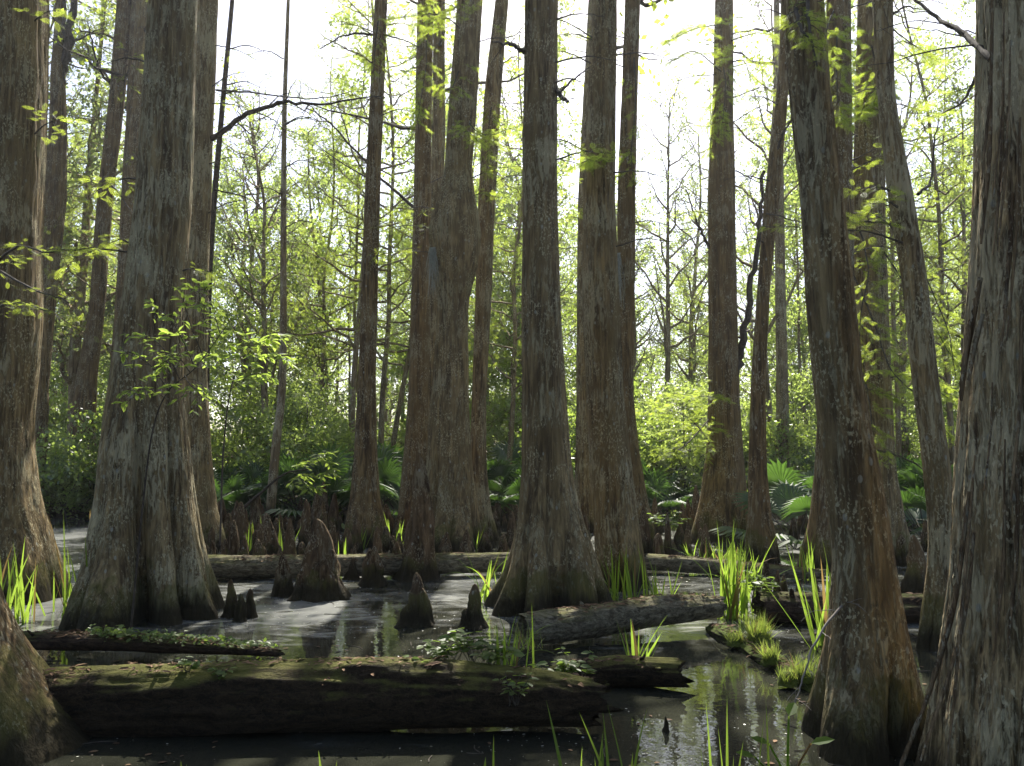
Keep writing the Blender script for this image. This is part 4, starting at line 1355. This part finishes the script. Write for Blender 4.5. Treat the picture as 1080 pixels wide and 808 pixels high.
def herb(px, py, D, hpx, n, leaf, label, group='small leafy plants on the logs', spread=.05, name='seedling', mat=None):
    p = W(px, py, D)
    h = hpx * pxs(py, D)
    ms = MB()
    t = thing(name, p, label, 'plant', group)
    ml = MB()
    for k in range(n * 2):
        q = np.array([random.gauss(0, spread * .6), random.gauss(0, spread * .4), -.03])
        az = random.random() * 6.28
        e = q + np.array([math.cos(az) * (h * .35 + spread * random.random() * 1.6), math.sin(az) * (h * .35 + spread * random.random()), h * random.uniform(.5, 1.1)])
        path = smooth_path([q, (q + e) / 2 + np.array([0, 0, h * .12]), e], 6)
        tube(ms, path, [.0022, .002, .0018, .0016, .0014, .001], 4)
        c = 5
        a = rng.random(c) * 6.28
        u = rng.integers(2, 6, c)
        scatter(ml, LEAF_V * np.array([1.5, 1, 1]), LEAF_F, path[u], np.stack([np.cos(a), np.sin(a), -.1 + 0 * a], -1), nrm(np.array([0, 0, 1.]) + rng.normal(size=(c, 3)) * .3), leaf * rng.uniform(.6, 1.2, c))
    link('stems', ms.mesh('stems', [M_STEM]), t)
    link('leaves', ml.mesh('leaves', [mat or L_GROUND], smooth=False), t)


herb(197, 703, 4.62, 16, 3, .05, 'pale seedling on top of the biggest log, below the fluted giant', spread=.02)
herb(230, 711, 4.58, 12, 3, .045, 'pale seedling just right of another on the biggest log, leaves spread flat', spread=.02)
herb(470, 694, 4.85, 26, 7, .06, 'leafy plant on the biggest log nearest the dark pointed knee', spread=.06)
herb(500, 692, 4.85, 30, 9, .07, 'broad leafy plant on the biggest log beside the bent iris tuft', spread=.06)
herb(520, 697, 4.8, 24, 7, .06, 'leafy plant crowded against the bent iris tuft on the biggest log', spread=.05)
herb(445, 701, 4.7, 14, 4, .05, 'bright low sprout on the biggest log, first of the leafy row', spread=.03)
herb(545, 738, 4.5, 30, 4, .05, 'shaded plant clinging to the side of the biggest log', spread=.03)
herb(566, 715, 4.8, 20, 5, .06, 'leafy plant near the broken end of the biggest log', spread=.04)
herb(605, 712, 5.1, 26, 7, .065, 'leafy plant filling the gap between the biggest log and the short broken log', spread=.06)
herb(600, 735, 4.7, 14, 4, .05, 'low plant hanging at the broken end of the biggest log', spread=.04)
herb(800, 628, 7.7, 26, 9, .08, 'leafy plant among the knees by the tallest iris clump', spread=.1)
herb(700, 560, 13, 20, 10, .1, 'low leafy plant in the shallows beside the thin post-like knee', spread=.2)
# arrow-leaf plant at the bottom
p = G(832, 850)
t = thing('arrowhead_plant', p, 'arrow-leaved water plant at the bottom beside the foot of the big tilted cypress', 'plant')
ms, ml = MB(), MB()
for (dx, h, az, ln) in [(.0, .36, 1.2, .11), (.05, .26, -.3, .10), (-.03, .25, 2.6, .08), (-.09, .2, 3.0, .08)]:
    e = np.array([dx + .05 * math.cos(az), .03 * math.sin(az), h])
    path = smooth_path([np.array([dx * .3, 0, -.05]), np.array([dx * .6, 0, h * .5]), e], 8)
    tube(ms, path, np.linspace(.007, .004, 8), 6)
    scatter(ml, LEAF_V * np.array([1.25, 1, 1]), LEAF_F, e[None], np.array([[math.cos(az), math.sin(az) * .6, .25]]), np.array([[0, -.5, 1.]]), ln)
link('stems', ms.mesh('stems', [L_BLADE]), t)
link('leaves', ml.mesh('leaves', [L_BLADE], smooth=False), t)

# creeping cover on the half-sunk log
ml = MB()
n = 1500
u = rng.random(n) ** .8
cx = 95 + u * 195
P = np.array([W(x, 661 + (x - 60) * .105 + random.gauss(0, 3.0), 6.25 + random.gauss(0, .09)) for x in cx])
P[:, 2] = np.clip(P[:, 2], .02, .3)
yd = rdir(n)
yd[:, 2] *= .3
scatter(ml, LEAF_V * np.array([1.9, 1, 1]), LEAF_F, P, yd, nrm(np.array([0, -.3, 1.]) + rng.normal(size=(n, 3)) * .35), .038 * rng.uniform(.5, 1.3, n))
tag(link('creeper_leaves', ml.mesh('creeper_leaves', [L_GROUND], smooth=False)), 'small round creeping leaves covering the half-sunk log below the fluted giant', 'ground cover', kind='stuff')

# ground cover on the bank
ml = MB()
n = 16000
D = rng.uniform(14.5, 27, n)
x = rng.uniform(-.66, .66, n) * D
z = ground_z(x, D)
kk = (z > .02) & (vnoise(np.stack([x * .8, D * .8, 0 * x], -1)) > .35)
P = np.stack([x, D, z + rng.random(n) * .12], -1)[kk]
n = len(P)
scatter(ml, LEAF_V * np.array([1.3, 1, 1]), LEAF_F, P, rdir(n, .6), rdir(n, 1.), .11 * rng.uniform(.5, 1.4, n))
tag(link('ground_cover', ml.mesh('ground_cover', [L_MID], smooth=False)), 'low leafy weeds carpeting the far bank under the palmettos', 'ground cover', kind='stuff')

# specks and fallen leaves on the water
def speck_mat():
    m, nt, out = new_mat('water_specks')
    b = NB(nt)
    isl = b.n('ShaderNodeNewGeometry').outputs['Random Per Island']
    col = b.mix(b.ramp(isl, .35, .6), (.10, .075, .045), (.55, .54, .48))
    bs = b.n('ShaderNodeBsdfPrincipled', {'Base Color': col, 'Roughness': .6})
    nt.links.new(bs.outputs[0], out.inputs[0])
    return m


ml = MB()
n = 9000
D = 3.6 + (17 - 3.6) * rng.random(n) ** 1.0
x = rng.uniform(-.62, .62, n) * D
dn = fbm(np.stack([x * .9, D * .9, 0 * x + 3], -1), 3)
kk = rng.random(n) < sstep(.38, .68, dn)
P = np.stack([x, D, 0 * x + .004], -1)[kk]
n = len(P)
a = rng.random(n) * 6.28
flat = LEAF_V * np.array([1.6, 1, .12])
scatter(ml, flat, LEAF_F, P, np.stack([np.cos(a), np.sin(a), 0 * a], -1), np.tile([0, 0, 1.], (n, 1)), (.004 + .0009 * P[:, 1]) * np.exp(rng.normal(size=n) * .5))
n = 900
D = rng.uniform(3.8, 13, n)
x = rng.uniform(-.6, .6, n) * D
kk = fbm(np.stack([x * 1.1, D * 1.1, 0 * x + 8], -1), 3) > .53
P = np.stack([x, D, 0 * x + .005], -1)[kk]
a = rng.random(len(P)) * 6.28
scatter(ml, LEAF_V * np.array([1.5, 1, .5]), LEAF_F, P, np.stack([np.cos(a), np.sin(a), 0 * a], -1), np.tile([0, 0, 1.], (len(P), 1)), rng.uniform(.018, .055, len(P)), 2)
for q in range(110):
    D_ = random.uniform(4, 13)
    x_ = random.uniform(-.55, .55) * D_
    a_ = random.random() * 6.28
    L_ = random.uniform(.05, .22)
    p_ = np.array([x_, D_, .004])
    d_ = np.array([math.cos(a_), math.sin(a_), 0]) * L_
    tube(ml, smooth_path([p_, p_ + d_ * .5 + np.array([-d_[1], d_[0], 0]) * random.uniform(-.15, .15), p_ + d_], 6), .003, 4, 1)
tag(link('floating_debris', ml.mesh('floating_debris', [speck_mat(), M_STEM, M_LITTER], smooth=False)), 'pale specks and bits of fallen leaf floating all over the swamp water', 'floating debris', kind='stuff')

# ------------------------------------------------------------------ young leafy saplings
def sapling(label, stem, twigs, size=.06, r=.008):
    p0 = W(*stem[0])
    t = thing('sapling', p0, label, 'sapling')
    pts = np.array([W(*q) for q in stem]) - p0
    ms = MB()
    tube(ms, smooth_path(pts, 24), np.linspace(r, r * .3, 24), 6)
    link('stem', ms.mesh('stem', [M_STEM]), t)
    for tw in twigs:
        make_limb(None, tw, .004, .0015, 8, .24, 'broad', 1.3, size * 1.25, parent=t, origin=p0, name='branch', droop=-.3)


sapling('young sapling with fresh pale leaves arching in front of the fluted giant',
        [(138, 665, 6.3), (152, 520, 6.2), (162, 450, 6.1), (178, 412, 6.0), (206, 388, 5.95), (238, 345, 5.9)],
        [[(178, 412, 6.), (158, 385, 5.9), (135, 370, 5.8)], [(190, 400, 6.), (170, 365, 5.9), (150, 352, 5.8)], [(206, 388, 5.95), (185, 345, 5.9), (160, 318, 5.8)],
         [(215, 378, 5.95), (200, 340, 5.9), (190, 305, 5.85)], [(225, 362, 5.9), (212, 325, 5.85), (210, 292, 5.8)], [(200, 392, 5.95), (185, 375, 5.8), (168, 385, 5.75)],
         [(232, 352, 5.9), (222, 318, 5.9), (214, 300, 5.85)], [(175, 420, 6.), (155, 410, 5.9), (140, 412, 5.8)], [(195, 396, 5.95), (200, 405, 5.85), (215, 420, 5.8)]], .055)
sapling('bright green sapling leaning out past the pale-patched trunk over the mid log',
        [(232, 575, 11.), (236, 470, 11.), (246, 400, 10.9), (268, 365, 10.8)],
        [[(246, 400, 10.9), (230, 378, 10.7), (216, 372, 10.6)], [(250, 392, 10.9), (268, 372, 10.7), (308, 378, 10.5)], [(255, 382, 10.9), (275, 358, 10.7), (300, 352, 10.5)],
         [(262, 372, 10.9), (250, 352, 10.7), (225, 345, 10.6)], [(244, 410, 10.9), (265, 395, 10.7), (290, 398, 10.5)]], .11, .014)
sapling('low leaning sapling with sunlit pale sprays above the knee field',
        [(252, 540, 14.2), (275, 520, 14.1), (300, 500, 14.), (325, 495, 13.9)],
        [[(300, 500, 14.), (325, 485, 13.8), (352, 488, 13.7)], [(305, 499, 14.), (330, 500, 13.8), (356, 495, 13.6)], [(310, 498, 14.), (322, 510, 13.8), (340, 516, 13.7)], [(318, 496, 14.), (335, 480, 13.8), (350, 478, 13.7)]], .11, .03)
t = thing('bare_sapling', W(284, 545, 16.5), 'very thin pole-straight sapling rising alone in the gap past the pale-patched trunk', 'sapling')
o_ = W(284, 545, 16.5)
ms = MB()
tube(ms, smooth_path(np.array([W(*q) for q in [(284, 555, 16.5), (291, 470, 16.5), (298, 398, 16.5), (299, 250, 16.5), (300, 120, 16.5), (304, 0, 16.5), (305, -60, 16.5)]]) - o_, 40), np.linspace(.10, .022, 40), 8)
link('stem', ms.mesh('stem', [M_FAR]), t)
for q in range(6):
    y = random.uniform(0, 350)
    s = random.choice((-1, 1))
    make_limb(None, [(299, y, 16.5), (299 + s * 18, y - 8, 16.2), (299 + s * 38, y - 4, 16.)], .014, .004, 5, .5, None, parent=t, origin=o_, name='branch', up=.6)
t = thing('bare_sapling', W(219, 560, 14.), 'thin black sapling hugging the outline of the pale-patched trunk, leaning right', 'sapling')
o_ = W(219, 560, 14.)
ms = MB()
tube(ms, smooth_path(np.array([W(*q) for q in [(214, 565, 14.), (217, 400, 14.), (222, 265, 14.), (233, 130, 14.), (245, 0, 14.), (249, -60, 14.)]]) - o_, 40), np.linspace(.07, .03, 40), 8)
link('stem', ms.mesh('stem', [M_STEM]), t)
for q in range(4):
    y = random.uniform(0, 200)
    x = 245 - y * .09
    make_limb(None, [(x, y, 14.), (x + 22, y - 4, 13.8), (x + 45, y + 6, 13.6)], .012, .004, 5, .5, None, parent=t, origin=o_, name='branch', up=.6)

# ------------------------------------------------------------------ hanging moss
def hanging_moss(px, py, D, hpx, n, label):
    p = W(px, py, D)
    h = hpx * pxs(py, D)
    mb = MB()
    tube(mb, np.array([[-.05, 0, .0], [.05, 0, .01]]), .012, 5)
    for k in range(n):
        a = np.array([random.uniform(-.045, .045), random.uniform(-.03, .03), .01])
        L = h * random.uniform(.3, 1.)
        m = 8
        t = np.linspace(0, 1, m)[:, None]
        pth = a + np.array([random.uniform(-.06, .06), random.uniform(-.05, .05), -L]) * t + np.cumsum(rng.normal(size=(m, 3)) * .008, 0) * (t > 0)
        tube(mb, pth, np.linspace(.004, .002, m), 3)
    tag(link('hanging_moss', mb.mesh('hanging_moss', [M_MOSS]), None, p), label, 'hanging moss')


M_MOSS = simple_mat('grey_hanging_moss', (.24, .25, .21), .9, (.40, .41, .36))
hanging_moss(651, 268, TREES['Q']['D'] - .22, 62, 70, 'pale grey moss wisp hanging between the lichen-speckled trunk and its slender neighbour')
hanging_moss(456, 262, TREES['L']['D'] - .3, 55, 50, 'pale grey moss wisp hanging from the bulge of the stout cypress')

# the wood the camera
# the wood the camera stands in goes on behind it: leaves and stems that close off the open sky on that side
ml = MB()
for q in range(30):
    a = random.uniform(math.radians(172), math.radians(368))
    r = random.uniform(10, 24)
    c = np.array([math.cos(a) * r, math.sin(a) * r, random.uniform(2, 13)])
    n = 260
    P = c + rng.normal(size=(n, 3)) * np.array([1.5, 1.5, 1.5])
    scatter(ml, DIA_V, DIA_F, P, rdir(n, -.2), rdir(n, .8), .36 * rng.uniform(.6, 1.3, n), 1)
    if q % 3 == 0:
        tube(ml, np.array([[c[0], c[1], -.5], [c[0] + .3, c[1], 8], [c[0], c[1], 16]]), [.3, .2, .1], 8, 0)
tag(link('surrounding_woods', ml.mesh('surrounding_woods', [M_FAR, L_FAR2], smooth=False)), 'leafy woodland continuing all round behind the viewer', 'woods', kind='stuff')

def haze_box():
    m, nt, out = new_mat('haze_air')
    v = nt.nodes.new('ShaderNodeVolumePrincipled')
    v.inputs['Color'].default_value = (.97, .98, 1., 1)
    v.inputs['Density'].default_value = HAZE
    v.inputs['Anisotropy'].default_value = .7
    nt.links.new(v.outputs[0], out.inputs['Volume'])
    x0, x1, y0, y1, z0, z1 = -135, 135, -50, 155, -2.2, 26
    V = np.array([[x, y, z] for z in (z0, z1) for y in (y0, y1) for x in (x0, x1)])
    mb = MB()
    mb.add(V, np.array([[0, 2, 3, 1], [4, 5, 7, 6], [0, 1, 5, 4], [2, 6, 7, 3], [0, 4, 6, 2], [1, 3, 7, 5]]))
    tag(link('haze', mb.mesh('haze', [m], smooth=False)), 'thin bright haze filling the swamp air', 'haze', kind='stuff')


HAZE = 0.0008
haze_box()


if 0:
    for k_, t_ in TREES.items():
        print('TREE', k_, round(t_['D'], 2), t_['base'])
